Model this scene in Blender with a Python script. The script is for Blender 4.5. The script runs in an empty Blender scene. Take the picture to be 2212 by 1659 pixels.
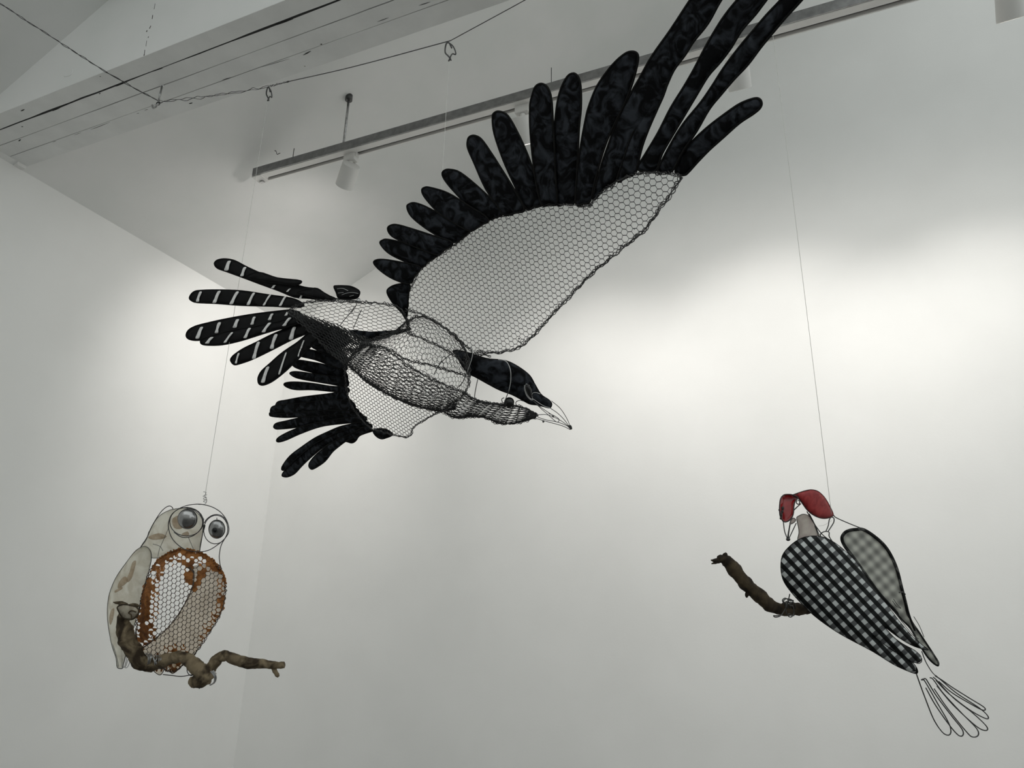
import bpy, math, random
import numpy as np
from mathutils import Vector, Matrix
from mathutils.geometry import delaunay_2d_cdt
random.seed(7)
SC = bpy.context.scene
COL = SC.collection

# ---------------------------------------------------------------- camera
F = 1534.0
TH = math.atan(F / 4556.0); RHO = math.atan(99.0 / 4555.0)
FW = np.array([0, math.cos(TH), math.sin(TH)])
UP0 = np.array([0, -math.sin(TH), math.cos(TH)]); RT0 = np.array([1.0, 0, 0])
RT = RT0 * math.cos(RHO) + UP0 * math.sin(RHO)
UP = -RT0 * math.sin(RHO) + UP0 * math.cos(RHO)
CAM = np.array([0.0, 0.0, 1.5])
cd = bpy.data.cameras.new('camera'); cam = bpy.data.objects.new('camera', cd); COL.objects.link(cam)
cd.sensor_fit = 'HORIZONTAL'; cd.sensor_width = 36.0; cd.lens = F / 2212.0 * 36.0
cd.clip_start = 0.02
m = Matrix.Identity(4)
for i in range(3):
    m[i][0] = RT[i]; m[i][1] = UP[i]; m[i][2] = -FW[i]; m[i][3] = CAM[i]
cam.matrix_world = m
SC.camera = cam
SC.view_settings.view_transform = 'Standard'; SC.view_settings.look = 'None'
SC.view_settings.gamma = 1.0; SC.view_settings.use_curve_mapping = False
SC.view_settings.exposure = 0.0

def ray(x, y): return FW + (x - 1106) / F * RT - (y - 829.5) / F * UP
def P(x, y, d): return CAM + ray(x, y) * d
def onz(x, y, z):
    r = ray(x, y); return CAM + r * (z - CAM[2]) / r[2]
def onpl(x, y, n, c):
    r = ray(x, y); return CAM + r * (c - n @ CAM) / (n @ r)
def proj(p):
    v = np.asarray(p) - CAM; z = v @ FW; return np.array([1106 + F * (v @ RT) / z, 829.5 - F * (v @ UP) / z, z])
Z = np.array([0, 0, 1.0])

# ---------------------------------------------------------------- light
w = bpy.data.worlds.new('daylight'); SC.world = w; w.use_nodes = True
bg = w.node_tree.nodes['Background']; bg.inputs[1].default_value = 1.0
_t = w.node_tree; _g = _t.nodes.new('ShaderNodeTexCoord'); _s = _t.nodes.new('ShaderNodeSeparateXYZ'); _r = _t.nodes.new('ShaderNodeValToRGB')
_t.links.new(_g.outputs['Generated'], _s.inputs[0]); _m = _t.nodes.new('ShaderNodeMapRange'); _m.inputs[1].default_value = -0.45; _m.inputs[2].default_value = 0.1; _t.links.new(_s.outputs[2], _m.inputs[0]); _t.links.new(_m.outputs[0], _r.inputs[0]); _t.links.new(_r.outputs[0], bg.inputs[0])
_r.color_ramp.elements[0].position = 0.0; _r.color_ramp.elements[0].color = (0.13, 0.14, 0.135, 1)      # ground and buildings outside
_r.color_ramp.elements[1].position = 1.0; _r.color_ramp.elements[1].color = (0.925, 0.975, 0.955, 1)    # overcast daylight
SPOT_POWER = 29.0
SPILL_POWER = 9.0
SPOT_COLOR = (1.0, 0.96, 0.915)

# ---------------------------------------------------------------- materials
def mat(name, color, rough=0.6, metal=0.0, c2=None, scale=20.0, detail=6.0, lo=0.35, hi=0.65, bump=0.0, bscale=None, spec=0.5, transl=0.0, alpha=1.0, dist=0.0):
    mt = bpy.data.materials.new(name); mt.use_nodes = True
    nt = mt.node_tree; nd = nt.nodes; lk = nt.links
    b = nd['Principled BSDF']; out = nd['Material Output']
    b.inputs['Base Color'].default_value = (*color, 1); b.inputs['Roughness'].default_value = rough
    b.inputs['Metallic'].default_value = metal; b.inputs['Specular IOR Level'].default_value = spec
    tc = nd.new('ShaderNodeTexCoord')
    csock = None
    if c2 is not None:
        n = nd.new('ShaderNodeTexNoise'); n.inputs['Scale'].default_value = scale; n.inputs['Detail'].default_value = detail
        n.inputs['Distortion'].default_value = dist
        lk.new(tc.outputs['Object'], n.inputs['Vector'])
        r = nd.new('ShaderNodeValToRGB'); r.color_ramp.elements[0].position = lo; r.color_ramp.elements[1].position = hi
        r.color_ramp.elements[0].color = (*color, 1); r.color_ramp.elements[1].color = (*c2, 1)
        lk.new(n.outputs['Fac'], r.inputs['Fac']); lk.new(r.outputs['Color'], b.inputs['Base Color']); csock = r.outputs['Color']
    if bump:
        n2 = nd.new('ShaderNodeTexNoise'); n2.inputs['Scale'].default_value = bscale or scale; n2.inputs['Detail'].default_value = 8
        lk.new(tc.outputs['Object'], n2.inputs['Vector'])
        bp = nd.new('ShaderNodeBump'); bp.inputs['Strength'].default_value = bump; bp.inputs['Distance'].default_value = 0.004
        lk.new(n2.outputs['Fac'], bp.inputs['Height']); lk.new(bp.outputs['Normal'], b.inputs['Normal'])
    last = b.outputs[0]
    if transl:
        t = nd.new('ShaderNodeBsdfTranslucent'); t.inputs[0].default_value = (*color, 1)
        if csock: lk.new(csock, t.inputs[0])
        mx = nd.new('ShaderNodeMixShader'); mx.inputs[0].default_value = transl
        lk.new(last, mx.inputs[1]); lk.new(t.outputs[0], mx.inputs[2]); last = mx.outputs[0]
    if alpha < 1:
        t = nd.new('ShaderNodeBsdfTransparent'); mx = nd.new('ShaderNodeMixShader'); mx.inputs[0].default_value = alpha
        lk.new(t.outputs[0], mx.inputs[1]); lk.new(last, mx.inputs[2]); last = mx.outputs[0]
    lk.new(last, out.inputs[0])
    return mt

M = {}
M['wall'] = mat('painted_plaster', (0.80, 0.80, 0.785), 0.75, c2=(0.83, 0.83, 0.815), scale=3, bump=0.05, bscale=120, spec=0.25)
M['ceil'] = mat('ceiling_paint', (0.78, 0.79, 0.775), 0.8, c2=(0.82, 0.82, 0.81), scale=4, bump=0.04, bscale=90, spec=0.2)
M['beam'] = mat('painted_timber', (0.69, 0.70, 0.69), 0.6, c2=(0.76, 0.77, 0.76), scale=9, bump=0.25, bscale=22, spec=0.4)
M['gap'] = mat('dark_crack', (0.02, 0.02, 0.02), 0.9)
M['seam'] = mat('grey_seam', (0.22, 0.22, 0.22), 0.8, c2=(0.36, 0.36, 0.36), scale=8)
M['floor'] = mat('grey_floor', (0.13, 0.125, 0.12), 0.6, c2=(0.17, 0.165, 0.16), scale=6)
M['white_metal'] = mat('white_powder_coat', (0.74, 0.73, 0.71), 0.45, c2=(0.76, 0.75, 0.73), scale=12)
M['rail_side'] = mat('brushed_alloy_rail', (0.22, 0.22, 0.22), 0.25, metal=0.85, c2=(0.30, 0.30, 0.30), scale=40)
M['slot'] = mat('dark_slot', (0.05, 0.042, 0.04), 0.6)
M['steel'] = mat('galvanised_steel', (0.33, 0.33, 0.33), 0.32, metal=0.9, c2=(0.5, 0.5, 0.5), scale=80)
M['dark_steel'] = mat('dark_steel_wire', (0.05, 0.05, 0.05), 0.4, metal=0.6, c2=(0.10, 0.10, 0.10), scale=60)
M['line'] = mat('nylon_line', (0.75, 0.75, 0.72), 0.25, c2=(0.85, 0.85, 0.82), scale=30, transl=0.3, alpha=0.75)
M['netting'] = mat('chicken_wire', (0.018, 0.018, 0.018), 0.5, metal=0.3, c2=(0.05, 0.05, 0.052), scale=55)
M['rimwire'] = mat('black_rim_wire', (0.003, 0.003, 0.003), 0.75, c2=(0.007, 0.007, 0.007), scale=60, spec=0.2)
M['feather'] = mat('mottled_black_paper', (0.0024, 0.0026, 0.0034), 0.85, c2=(0.040, 0.045, 0.055), scale=30, lo=0.44, hi=0.66, detail=7, bump=0.5, bscale=45, spec=0.15, dist=1.6, transl=0.12)
M['tailfeather'] = mat('glossy_black_paper', (0.0012, 0.0012, 0.0013), 0.6, c2=(0.004, 0.004, 0.005), scale=40, spec=0.2)
M['stripe'] = mat('pale_paper_stripe', (0.72, 0.71, 0.70), 0.8, c2=(0.92, 0.91, 0.9), scale=120)
M['pale_wire'] = mat('bright_tie_wire', (0.55, 0.55, 0.55), 0.3, metal=0.8, c2=(0.7, 0.7, 0.7), scale=50)
M['paper'] = mat('translucent_cream_paper', (0.66, 0.62, 0.52), 0.6, c2=(0.84, 0.83, 0.75), scale=24, lo=0.36, hi=0.6, dist=1.2, transl=0.8, alpha=0.62)
M['brown_wash'] = mat('brown_ink_wash', (0.46, 0.33, 0.20), 0.7, c2=(0.62, 0.50, 0.36), scale=70, transl=0.5, alpha=0.5)
M['amber'] = mat('beige_film', (0.52, 0.42, 0.29), 0.5, c2=(0.72, 0.63, 0.50), scale=22, transl=0.75, alpha=0.5)
M['rust'] = mat('rust_brown_paint', (0.20, 0.07, 0.015), 0.75, c2=(0.50, 0.21, 0.055), scale=55, transl=0.35, bump=0.4)
M['owlnet'] = mat('brown_stained_netting', (0.035, 0.022, 0.012), 0.6, c2=(0.10, 0.07, 0.05), scale=30)
M['bark'] = mat('brown_bark', (0.035, 0.024, 0.014), 0.85, c2=(0.215, 0.168, 0.105), scale=26, lo=0.38, hi=0.60, bump=0.9, bscale=60, dist=0.8, spec=0.25)
M['bark_dark'] = mat('dark_bark', (0.017, 0.012, 0.008), 0.85, c2=(0.075, 0.055, 0.032), scale=30, lo=0.38, hi=0.66, bump=0.9, bscale=60, dist=0.8, spec=0.25)
M['cut_wood'] = mat('pale_split_wood', (0.20, 0.165, 0.12), 0.8, c2=(0.38, 0.34, 0.27), scale=60, bump=0.5)
M['eye_metal'] = mat('gunmetal', (0.26, 0.26, 0.26), 0.2, metal=1.0, c2=(0.42, 0.42, 0.42), scale=50)
M['black'] = mat('black_glossy_bead', (0.003, 0.003, 0.003), 0.25, c2=(0.006, 0.006, 0.006), scale=20)
M['red'] = mat('crimson_paper', (0.30, 0.016, 0.022), 0.5, c2=(0.46, 0.045, 0.045), scale=45, dist=1.0, transl=0.25, bump=0.4)
M['red_inner'] = mat('glossy_dark_red_paper', (0.13, 0.002, 0.004), 0.22, c2=(0.34, 0.012, 0.014), scale=30, dist=1.0)
M['neck_paper'] = mat('greyish_white_paper', (0.66, 0.60, 0.59), 0.7, c2=(0.82, 0.81, 0.76), scale=28, transl=0.75, dist=1.0)
M['grime'] = mat('dark_soot_mark', (0.02, 0.015, 0.014), 0.6, c2=(0.05, 0.03, 0.03), scale=40)
M['ink'] = mat('pale_ink', (0.75, 0.75, 0.75), 0.6, c2=(0.8, 0.8, 0.8), scale=40)
M['lens'] = mat('lamp_lens', (0.9, 0.9, 0.88), 0.3)
nt = M['lens'].node_tree; nt.nodes['Principled BSDF'].inputs['Emission Color'].default_value = (1, 0.93, 0.85, 1)
nt.nodes['Principled BSDF'].inputs['Emission Strength'].default_value = 6.0

def gingham(name, white, grey, dark, period, transl, blur=0.02, cross=0.45):
    mt = bpy.data.materials.new(name); mt.use_nodes = True
    nt = mt.node_tree; nd = nt.nodes; lk = nt.links; b = nd['Principled BSDF']
    tc = nd.new('ShaderNodeTexCoord'); sep = nd.new('ShaderNodeSeparateXYZ')
    nz = nd.new('ShaderNodeTexNoise'); nz.inputs['Scale'].default_value = 12
    lk.new(tc.outputs['UV'], nz.inputs['Vector'])
    va = nd.new('ShaderNodeVectorMath'); va.operation = 'SCALE'; va.inputs['Scale'].default_value = 0.004
    lk.new(nz.outputs['Color'], va.inputs[0])
    vb = nd.new('ShaderNodeVectorMath'); lk.new(tc.outputs['UV'], vb.inputs[0]); lk.new(va.outputs[0], vb.inputs[1])
    lk.new(vb.outputs[0], sep.inputs[0])
    def st(sock):
        d = nd.new('ShaderNodeMath'); d.operation = 'DIVIDE'; d.inputs[1].default_value = period; lk.new(sock, d.inputs[0])
        fr = nd.new('ShaderNodeMath'); fr.operation = 'FRACT'; lk.new(d.outputs[0], fr.inputs[0])
        s = nd.new('ShaderNodeMath'); s.operation = 'SUBTRACT'; s.inputs[1].default_value = 0.5; lk.new(fr.outputs[0], s.inputs[0])
        a = nd.new('ShaderNodeMath'); a.operation = 'ABSOLUTE'; lk.new(s.outputs[0], a.inputs[0])
        mr = nd.new('ShaderNodeMapRange'); mr.inputs['From Min'].default_value = 0.25 - blur; mr.inputs['From Max'].default_value = 0.25 + blur
        mr.inputs['To Min'].default_value = 1.0; mr.inputs['To Max'].default_value = 0.0; lk.new(a.outputs[0], mr.inputs['Value'])
        return mr.outputs[0]
    s1 = st(sep.outputs[0]); s2 = st(sep.outputs[1])
    n2 = nd.new('ShaderNodeTexNoise'); n2.inputs['Scale'].default_value = 60; n2.inputs['Detail'].default_value = 6
    lk.new(tc.outputs['UV'], n2.inputs['Vector'])
    rr = nd.new('ShaderNodeValToRGB'); rr.color_ramp.elements[0].color = (*[c * 0.6 for c in grey], 1); rr.color_ramp.elements[1].color = (*[c * 1.5 for c in grey], 1)
    rr.color_ramp.elements[0].position = .35; rr.color_ramp.elements[1].position = .65
    lk.new(n2.outputs['Fac'], rr.inputs['Fac'])
    m1 = nd.new('ShaderNodeMixRGB'); m1.inputs[1].default_value = (*white, 1)
    lk.new(s2, m1.inputs[0]); lk.new(rr.outputs[0], m1.inputs[2])
    m2 = nd.new('ShaderNodeMixRGB'); m3 = nd.new('ShaderNodeMixRGB'); m3.inputs[1].default_value = (*[c * 1.35 for c in dark], 1); m3.inputs[2].default_value = (*[c * cross for c in dark], 1)
    lk.new(s2, m3.inputs[0]); lk.new(m3.outputs[0], m2.inputs[2])
    lk.new(s1, m2.inputs[0]); lk.new(m1.outputs[0], m2.inputs[1])
    lk.new(m2.outputs[0], b.inputs['Base Color']); b.inputs['Roughness'].default_value = 0.7; b.inputs['Specular IOR Level'].default_value = 0.25
    t = nd.new('ShaderNodeBsdfTranslucent'); lk.new(m2.outputs[0], t.inputs[0])
    mx = nd.new('ShaderNodeMixShader'); mx.inputs[0].default_value = transl
    lk.new(b.outputs[0], mx.inputs[1]); lk.new(t.outputs[0], mx.inputs[2]); lk.new(mx.outputs[0], nd['Material Output'].inputs[0])
    return mt
M['gingham'] = gingham('gingham_paper', (0.70, 0.73, 0.73), (0.16, 0.167, 0.172), (0.013, 0.015, 0.015), 18.6, 0.35)
M['gingham_back'] = gingham('faded_gingham_reverse', (0.72, 0.73, 0.69), (0.50, 0.505, 0.48), (0.40, 0.405, 0.385), 18.6, 0.6, 0.16, 0.9)
M['gingham_rim'] = gingham('gingham_hem', (0.10, 0.10, 0.095), (0.03, 0.03, 0.03), (0.007, 0.007, 0.007), 18.6, 0.2)

# ---------------------------------------------------------------- builders
def thing(name, label, cat, loc, group=None):
    o = bpy.data.objects.new(name, None); COL.objects.link(o); o.location = Vector(loc); o.empty_display_size = 0.05
    o['label'] = label; o['category'] = cat
    if group: o['group'] = group
    return o

def org(o):
    while o is not None:
        if o.type == 'EMPTY': return np.array(o.location)
        if o.parent is None: return np.array(o.location)
        o = o.parent
    return np.zeros(3)

class MB:
    def __init__(s): s.v = []; s.f = []; s.uv = {}
    def add(s, vs, fs):
        k = len(s.v); s.v.extend([tuple(map(float, p)) for p in vs]); s.f.extend([tuple(i + k for i in f) for f in fs])
    def tube(s, pts, r, n=6, closed=False, caps=True):
        pts = np.array(pts, float)
        if closed: pass
        N = len(pts); rr = np.full(N, r) if np.isscalar(r) else np.array(r, float)
        if closed: t = np.roll(pts, -1, 0) - np.roll(pts, 1, 0)
        else: t = np.gradient(pts, axis=0)
        t /= (np.linalg.norm(t, axis=1, keepdims=True) + 1e-12)
        a = np.cross(t[0], [0.31, 0.52, 0.79]); a /= np.linalg.norm(a)
        vs = []
        for i in range(N):
            a = a - t[i] * (a @ t[i]); a /= (np.linalg.norm(a) + 1e-12); b = np.cross(t[i], a)
            for k in range(n):
                an = 2 * math.pi * k / n; vs.append(pts[i] + (a * math.cos(an) + b * math.sin(an)) * rr[i])
        fs = []
        for i in range(N if closed else N - 1):
            j = (i + 1) % N
            for k in range(n):
                k2 = (k + 1) % n; fs.append((i * n + k, i * n + k2, j * n + k2, j * n + k))
        if not closed and caps:
            fs.append(tuple(range(n))[::-1]); fs.append(tuple((N - 1) * n + k for k in range(n)))
        s.add(vs, fs)
    def seg(s, p, q, r):
        p = np.asarray(p); q = np.asarray(q); t = q - p; L = math.sqrt(t @ t)
        if L < 1e-7: return
        t = t / L; a = np.cross(t, (0.31, 0.52, 0.79)); a /= math.sqrt(a @ a); b = np.cross(t, a)
        o = (a * r, (-0.5 * a + 0.866 * b) * r, (-0.5 * a - 0.866 * b) * r)
        s.add([p + o[0], p + o[1], p + o[2], q + o[0], q + o[1], q + o[2]], [(0, 1, 4, 3), (1, 2, 5, 4), (2, 0, 3, 5)])
    def box(s, c, ax, ay, az, ex, ey, ez):
        vs = []
        for sx in (-1, 1):
            for sy in (-1, 1):
                for sz in (-1, 1): vs.append(np.array(c) + ax * ex * sx + ay * ey * sy + az * ez * sz)
        s.add(vs, [(0, 1, 3, 2), (4, 6, 7, 5), (0, 4, 5, 1), (2, 3, 7, 6), (0, 2, 6, 4), (1, 5, 7, 3)])
    def ball(s, c, r, nu=16, nv=10, sc=(1, 1, 1), ax=None):
        A = np.eye(3) if ax is None else ax
        vs = []; fs = []
        for j in range(nv + 1):
            ph = math.pi * j / nv
            for i in range(nu):
                t = 2 * math.pi * i / nu
                l = np.array([math.sin(ph) * math.cos(t) * sc[0], math.sin(ph) * math.sin(t) * sc[1], math.cos(ph) * sc[2]]) * r
                vs.append(np.array(c) + A.T @ l)
        for j in range(nv):
            for i in range(nu): fs.append((j * nu + i, j * nu + (i + 1) % nu, (j + 1) * nu + (i + 1) % nu, (j + 1) * nu + i))
        s.add(vs, fs)
    def lathe(s, base, axis, prof, n=28):
        axis = axis / np.linalg.norm(axis); a = np.cross(axis, [0.3, 0.5, 0.8]); a /= np.linalg.norm(a); b = np.cross(axis, a)
        vs = []; fs = []
        for (h, r) in prof:
            for k in range(n):
                an = 2 * math.pi * k / n; vs.append(base + axis * h + (a * math.cos(an) + b * math.sin(an)) * r)
        for i in range(len(prof) - 1):
            for k in range(n): fs.append((i * n + k, i * n + (k + 1) % n, (i + 1) * n + (k + 1) % n, (i + 1) * n + k))
        fs.append(tuple(range(n))[::-1]); fs.append(tuple((len(prof) - 1) * n + k for k in range(n)))
        s.add(vs, fs)
    def build(s, name, m, parent=None, smooth=True, label=None, kind=None, uv=None, solid=0.0):
        o0 = org(parent) if parent is not None else np.zeros(3)
        if parent is None and s.v and kind != 'structure': o0 = np.mean(np.array(s.v), axis=0)
        me = bpy.data.meshes.new(name); me.from_pydata([tuple(np.array(p) - o0) for p in s.v], [], s.f)
        if uv is not None:
            l = me.uv_layers.new(name='UVMap')
            vi = np.zeros(len(me.loops), dtype=np.int32); me.loops.foreach_get('vertex_index', vi)
            l.data.foreach_set('uv', np.array(uv, dtype=np.float32)[vi].ravel())
        me.materials.append(m)
        if smooth: me.polygons.foreach_set('use_smooth', [True] * len(me.polygons))
        me.update()
        o = bpy.data.objects.new(name, me); COL.objects.link(o)
        if parent is not None: o.parent = parent
        elif kind != 'structure': o.location = Vector(o0)
        if label: o['label'] = label
        if kind: o['kind'] = kind
        if solid:
            md = o.modifiers.new('thickness', 'SOLIDIFY'); md.thickness = solid; md.offset = 0
        return o

def crc(pts, n=6):          # closed Catmull-Rom
    p = np.array(pts, float); N = len(p); out = []
    for i in range(N):
        a, b, c, d = p[i - 1], p[i], p[(i + 1) % N], p[(i + 2) % N]
        for k in range(n):
            t = k / n
            out.append(0.5 * ((2 * b) + (c - a) * t + (2 * a - 5 * b + 4 * c - d) * t * t + (3 * b - a - 3 * c + d) * t ** 3))
    return np.array(out)
def cr(pts, n=6):           # open Catmull-Rom
    p = np.array(pts, float); p = np.vstack([2 * p[0] - p[1], p, 2 * p[-1] - p[-2]]); out = []
    for i in range(1, len(p) - 2):
        a, b, c, d = p[i - 1], p[i], p[i + 1], p[i + 2]
        for k in range(n):
            t = k / n
            out.append(0.5 * ((2 * b) + (c - a) * t + (2 * a - 5 * b + 4 * c - d) * t * t + (3 * b - a - 3 * c + d) * t ** 3))
    out.append(p[-2]); return np.array(out)
def inside(poly, x, y):
    c = False; n = len(poly); j = n - 1
    for i in range(n):
        xi, yi = poly[i]; xj, yj = poly[j]
        if (yi > y) != (yj > y) and x < (xj - xi) * (y - yi) / (yj - yi) + xi: c = not c
        j = i
    return c
def edist(poly, x, y):
    p = np.asarray(poly); q = np.roll(p, -1, 0); d = q - p; v = np.array([x, y]) - p
    t = np.clip((v * d).sum(1) / ((d * d).sum(1) + 1e-9), 0, 1)
    e = v - d * t[:, None]; return math.sqrt((e * e).sum(1).min())

class Plane:                # a real plane through three sighted points
    def __init__(s, *a, off=0.0):
        A = np.array([[x, y, 1.0] for x, y, d in a]); b = np.array([1 / d for x, y, d in a]); s.c = np.linalg.solve(A, b); s.off = off
        p = [s(x, y) for x, y, d in a]
        n = np.cross(p[1] - p[0], p[2] - p[0]); n /= np.linalg.norm(n)
        if n @ FW > 0: n = -n
        s.n = n; s.o = p[0]
    def d(s, x, y): return 1.0 / (s.c[0] * x + s.c[1] * y + s.c[2])
    def __call__(s, x, y, h=0.0):
        q = P(x, y, s.d(x, y))
        if h or s.off: q = q + (h + s.off) * s.n
        return q

def lift(pl, h):            # same plane moved towards the viewer's side along its normal
    def g(x, y, hh=0.0):
        k = proj(pl(x, y, h + hh)); r = ray(x, y)
        o = pl(x, y, h + hh); o2 = CAM + r * (((o - CAM) @ pl.n) / (r @ pl.n)); return o2
    g.n = pl.n; return g

def panel(outline, pl, name, m, parent, bulge=0.0, grid=9.0, n=5, label=None, solid=0.0008, smooth=True, uvdir=None, raw=False, kind=None):
    o = np.array(outline, float) if raw else crc(outline, n)
    pts = [Vector((float(x), float(y))) for x, y in o]; N = len(pts)
    lo = o.min(0); hi = o.max(0)
    xs = np.arange(lo[0] + grid * 0.5, hi[0], grid); ys = np.arange(lo[1] + grid * 0.5, hi[1], grid)
    for x in xs:
        for y in ys:
            if inside(o, x, y) and edist(o, x, y) > grid * 0.4: pts.append(Vector((float(x), float(y))))
    vo, ed, fa, *_ = delaunay_2d_cdt(pts, [(i, (i + 1) % N) for i in range(N)], [], 1, 1e-4)
    if bulge:
        hs = []
        for v in vo:
            hs.append(edist(o, v.x, v.y))
        mx = max(hs) or 1
        hs = [bulge * math.sqrt(max(0, 1 - (1 - min(1, h / mx)) ** 2)) for h in hs]
    else: hs = [0] * len(vo)
    mb = MB(); mb.v = [tuple(pl(v.x, v.y, h)) for v, h in zip(vo, hs)]
    fs = []
    for f in fa:
        a, b, c = [np.array(mb.v[i]) for i in f[:3]]
        f = tuple(f)
        if np.cross(b - a, c - a) @ (CAM - a) < 0: f = f[::-1]
        fs.append(f)
    mb.f = fs
    uv = None
    if uvdir is not None:
        a, b, ph = uvdir; uv = [((v.x * a[0] + v.y * a[1]) + ph[0], (v.x * b[0] + v.y * b[1]) + ph[1]) for v in vo]
    return mb.build(name, m, parent, smooth=smooth, label=label, solid=solid, uv=uv, kind=kind), o

def rim(o, pl, r, name, m, parent, label=None, sides=6):
    mb = MB(); mb.tube([pl(x, y) for x, y in o], r, sides, closed=True); return mb.build(name, m, parent, label=label)

def wire(px, pl, r, name, m, parent, n=6, sides=6, label=None, closed=False):
    mb = MB(); c = (crc if closed else cr)([(q[0], q[1]) + ((q[2],) if len(q) > 2 else (0.0,)) for q in px], n)
    mb.tube([pl(q[0], q[1], q[2]) for q in c], r, sides, closed=closed); return mb.build(name, m, parent, label=label)

def rope(mb, pts, r, amp, pitch, strands=2, closed=False, jit=0.35, per=8):
    """twisted strands around a 3D path"""
    pts = np.array(pts, float)
    if closed: pts = np.vstack([pts, pts[:1]])
    L = np.concatenate([[0], np.cumsum(np.linalg.norm(np.diff(pts, axis=0), axis=1))])
    n = max(6, int(L[-1] / pitch * per)); s = np.linspace(0, L[-1], n)
    q = np.stack([np.interp(s, L, pts[:, k]) for k in range(3)], 1)
    t = np.gradient(q, axis=0); t /= np.linalg.norm(t, axis=1, keepdims=True) + 1e-9
    a = np.cross(t, FW); a /= np.linalg.norm(a, axis=1, keepdims=True) + 1e-9; b = np.cross(t, a)
    for k in range(strands):
        ph = 2 * math.pi * k / strands
        am = amp * (1 + jit * np.sin(s * 37 + k * 2.1) + jit * np.sin(s * 91 + k))
        an = 2 * math.pi * s / pitch + ph + 0.8 * np.sin(s * 23 + k)
        mb.tube(q + a * (np.cos(an) * am)[:, None] + b * (np.sin(an) * am)[:, None], r, 4, caps=False)

def hexnet(region, wx, wy, ang, jit=0.06, rag=0.0):
    """hexagonal netting in a 2D chart: returns node pairs and cell polygons; edges clipped by region(x, y)"""
    lo, hi, ins = region
    cx, cy = (lo[0] + hi[0]) / 2, (lo[1] + hi[1]) / 2; Rm = math.hypot(hi[0] - lo[0], hi[1] - lo[1]) / 2
    ca, sa = math.cos(ang), math.sin(ang); sx = wx / 1.5; 
    nx = int(Rm / wx) + 2; ny = int(Rm / wy) + 2
    nodes = {}
    def node(i, j):         # lattice corner, i counts half columns
        k = (i, j)
        if k not in nodes:
            rnd = random.Random(i * 7919 + j * 104729 + 5)
            col = i // 2; left = i % 2 == 0
            x = col * wx + (0 if left else sx * 0.5) ; y = j * wy / 2
            x += rnd.uniform(-jit, jit) * wx; y += rnd.uniform(-jit, jit) * wy
            nodes[k] = (cx + x * ca - y * sa, cy + x * sa + y * ca)
        return nodes[k]
    edges = []; cells = []
    # flat-top hexagons: centre (c*wx, ...) ; corners at +-s, +-s/2
    s = wx / 1.5
    cn = {}
    def corner(x, y):
        k = (round(x / (s / 2)), round(y / (wy / 2)))
        if k not in cn:
            rnd = random.Random(k[0] * 7919 + k[1] * 104729 + 5)
            X = k[0] * s / 2 + rnd.uniform(-jit, jit) * wx; Y = k[1] * wy / 2 + rnd.uniform(-jit, jit) * wy
            cn[k] = (cx + X * ca - Y * sa, cy + X * sa + Y * ca)
        return k
    es = set()
    for c in range(-nx, nx + 1):
        for r in range(-ny, ny + 1):
            X = c * wx; Y = r * wy + (wy / 2 if c % 2 else 0)
            gx, gy = cx + X * ca - Y * sa, cy + X * sa + Y * ca
            if not (lo[0] - wx * 2 < gx < hi[0] + wx * 2 and lo[1] - wy * 2 < gy < hi[1] + wy * 2): continue
            ks = [corner(X + s, Y), corner(X + s / 2, Y + wy / 2), corner(X - s / 2, Y + wy / 2), corner(X - s, Y), corner(X - s / 2, Y - wy / 2), corner(X + s / 2, Y - wy / 2)]
            for i in range(6):
                a, b = ks[i], ks[(i + 1) % 6]; es.add((min(a, b), max(a, b)))
            cells.append([cn[k] for k in ks])
    for a, b in es:
        p, q = cn[a], cn[b]; ip, iq = ins(*p), ins(*q)
        tw = a[1] == b[1]
        if ip and iq: edges.append((p, q, tw))
        elif ip or iq:
            if not ip: p, q = q, p
            l, h = 0.0, 1.0
            for _ in range(5):
                md = (l + h) / 2
                if ins(p[0] + (q[0] - p[0]) * md, p[1] + (q[1] - p[1]) * md): l = md
                else: h = md
            edges.append((p, (p[0] + (q[0] - p[0]) * l, p[1] + (q[1] - p[1]) * l), tw))
    return edges, cells

def netmesh(edges, fn, r, name, m, parent, tw=1.5, label=None, sub=1):
    mb = MB()
    for p, q, t in edges: mb.seg(fn(*p), fn(*q), r * (tw if t else 1))
    return mb.build(name, m, parent, smooth=True, label=label, kind='stuff')

def polyregion(poly):
    p = [tuple(q) for q in poly]; a = np.array(p)
    return a.min(0), a.max(0), (lambda x, y: inside(p, x, y))
# ---------------------------------------------------------------- room frame
H = 3.25
CO = onz(628, 706, H)                                   # corner where both walls meet the sloping ceiling
A0 = math.radians(-23.8); U = np.array([math.cos(A0), math.sin(A0), 0.0]); N = np.array([-U[1], U[0], 0.0])
GP = onpl(809.5, 581, N, N @ CO); GQ = onpl(0, 340, U, U @ CO)
CN = np.cross(GP - CO, GQ - CO); CN /= np.linalg.norm(CN); CC = CN @ CO
def R3(a, b, z): return np.array([CO[0], CO[1], 0]) + U * a - N * b + Z * z      # a along the end wall, b towards the viewer
def ceilz(p): return (CC - CN[0] * p[0] - CN[1] * p[1]) / CN[2]
def onceil(x, y): return onpl(x, y, CN, CC)
def wallbox(name, corners, th, m, kind='structure', parent=None, smooth=False):
    c = [np.array(p) for p in corners]; off = np.array(th); mb = MB(); k = len(c)
    mb.add(c + [p + off for p in c], [tuple(range(k)), tuple(range(2 * k - 1, k - 1, -1))] + [(i, i + k, (i + 1) % k + k, (i + 1) % k) for i in range(k)])
    return mb.build(name, m, parent, smooth=smooth, kind=kind)
AX = 6.4; BX = 7.0; AC = 3.5      # ceiling cut open past AC, out of view, to let daylight onto the walls
def cz(a, b): return ceilz(R3(a, b, 0))
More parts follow.
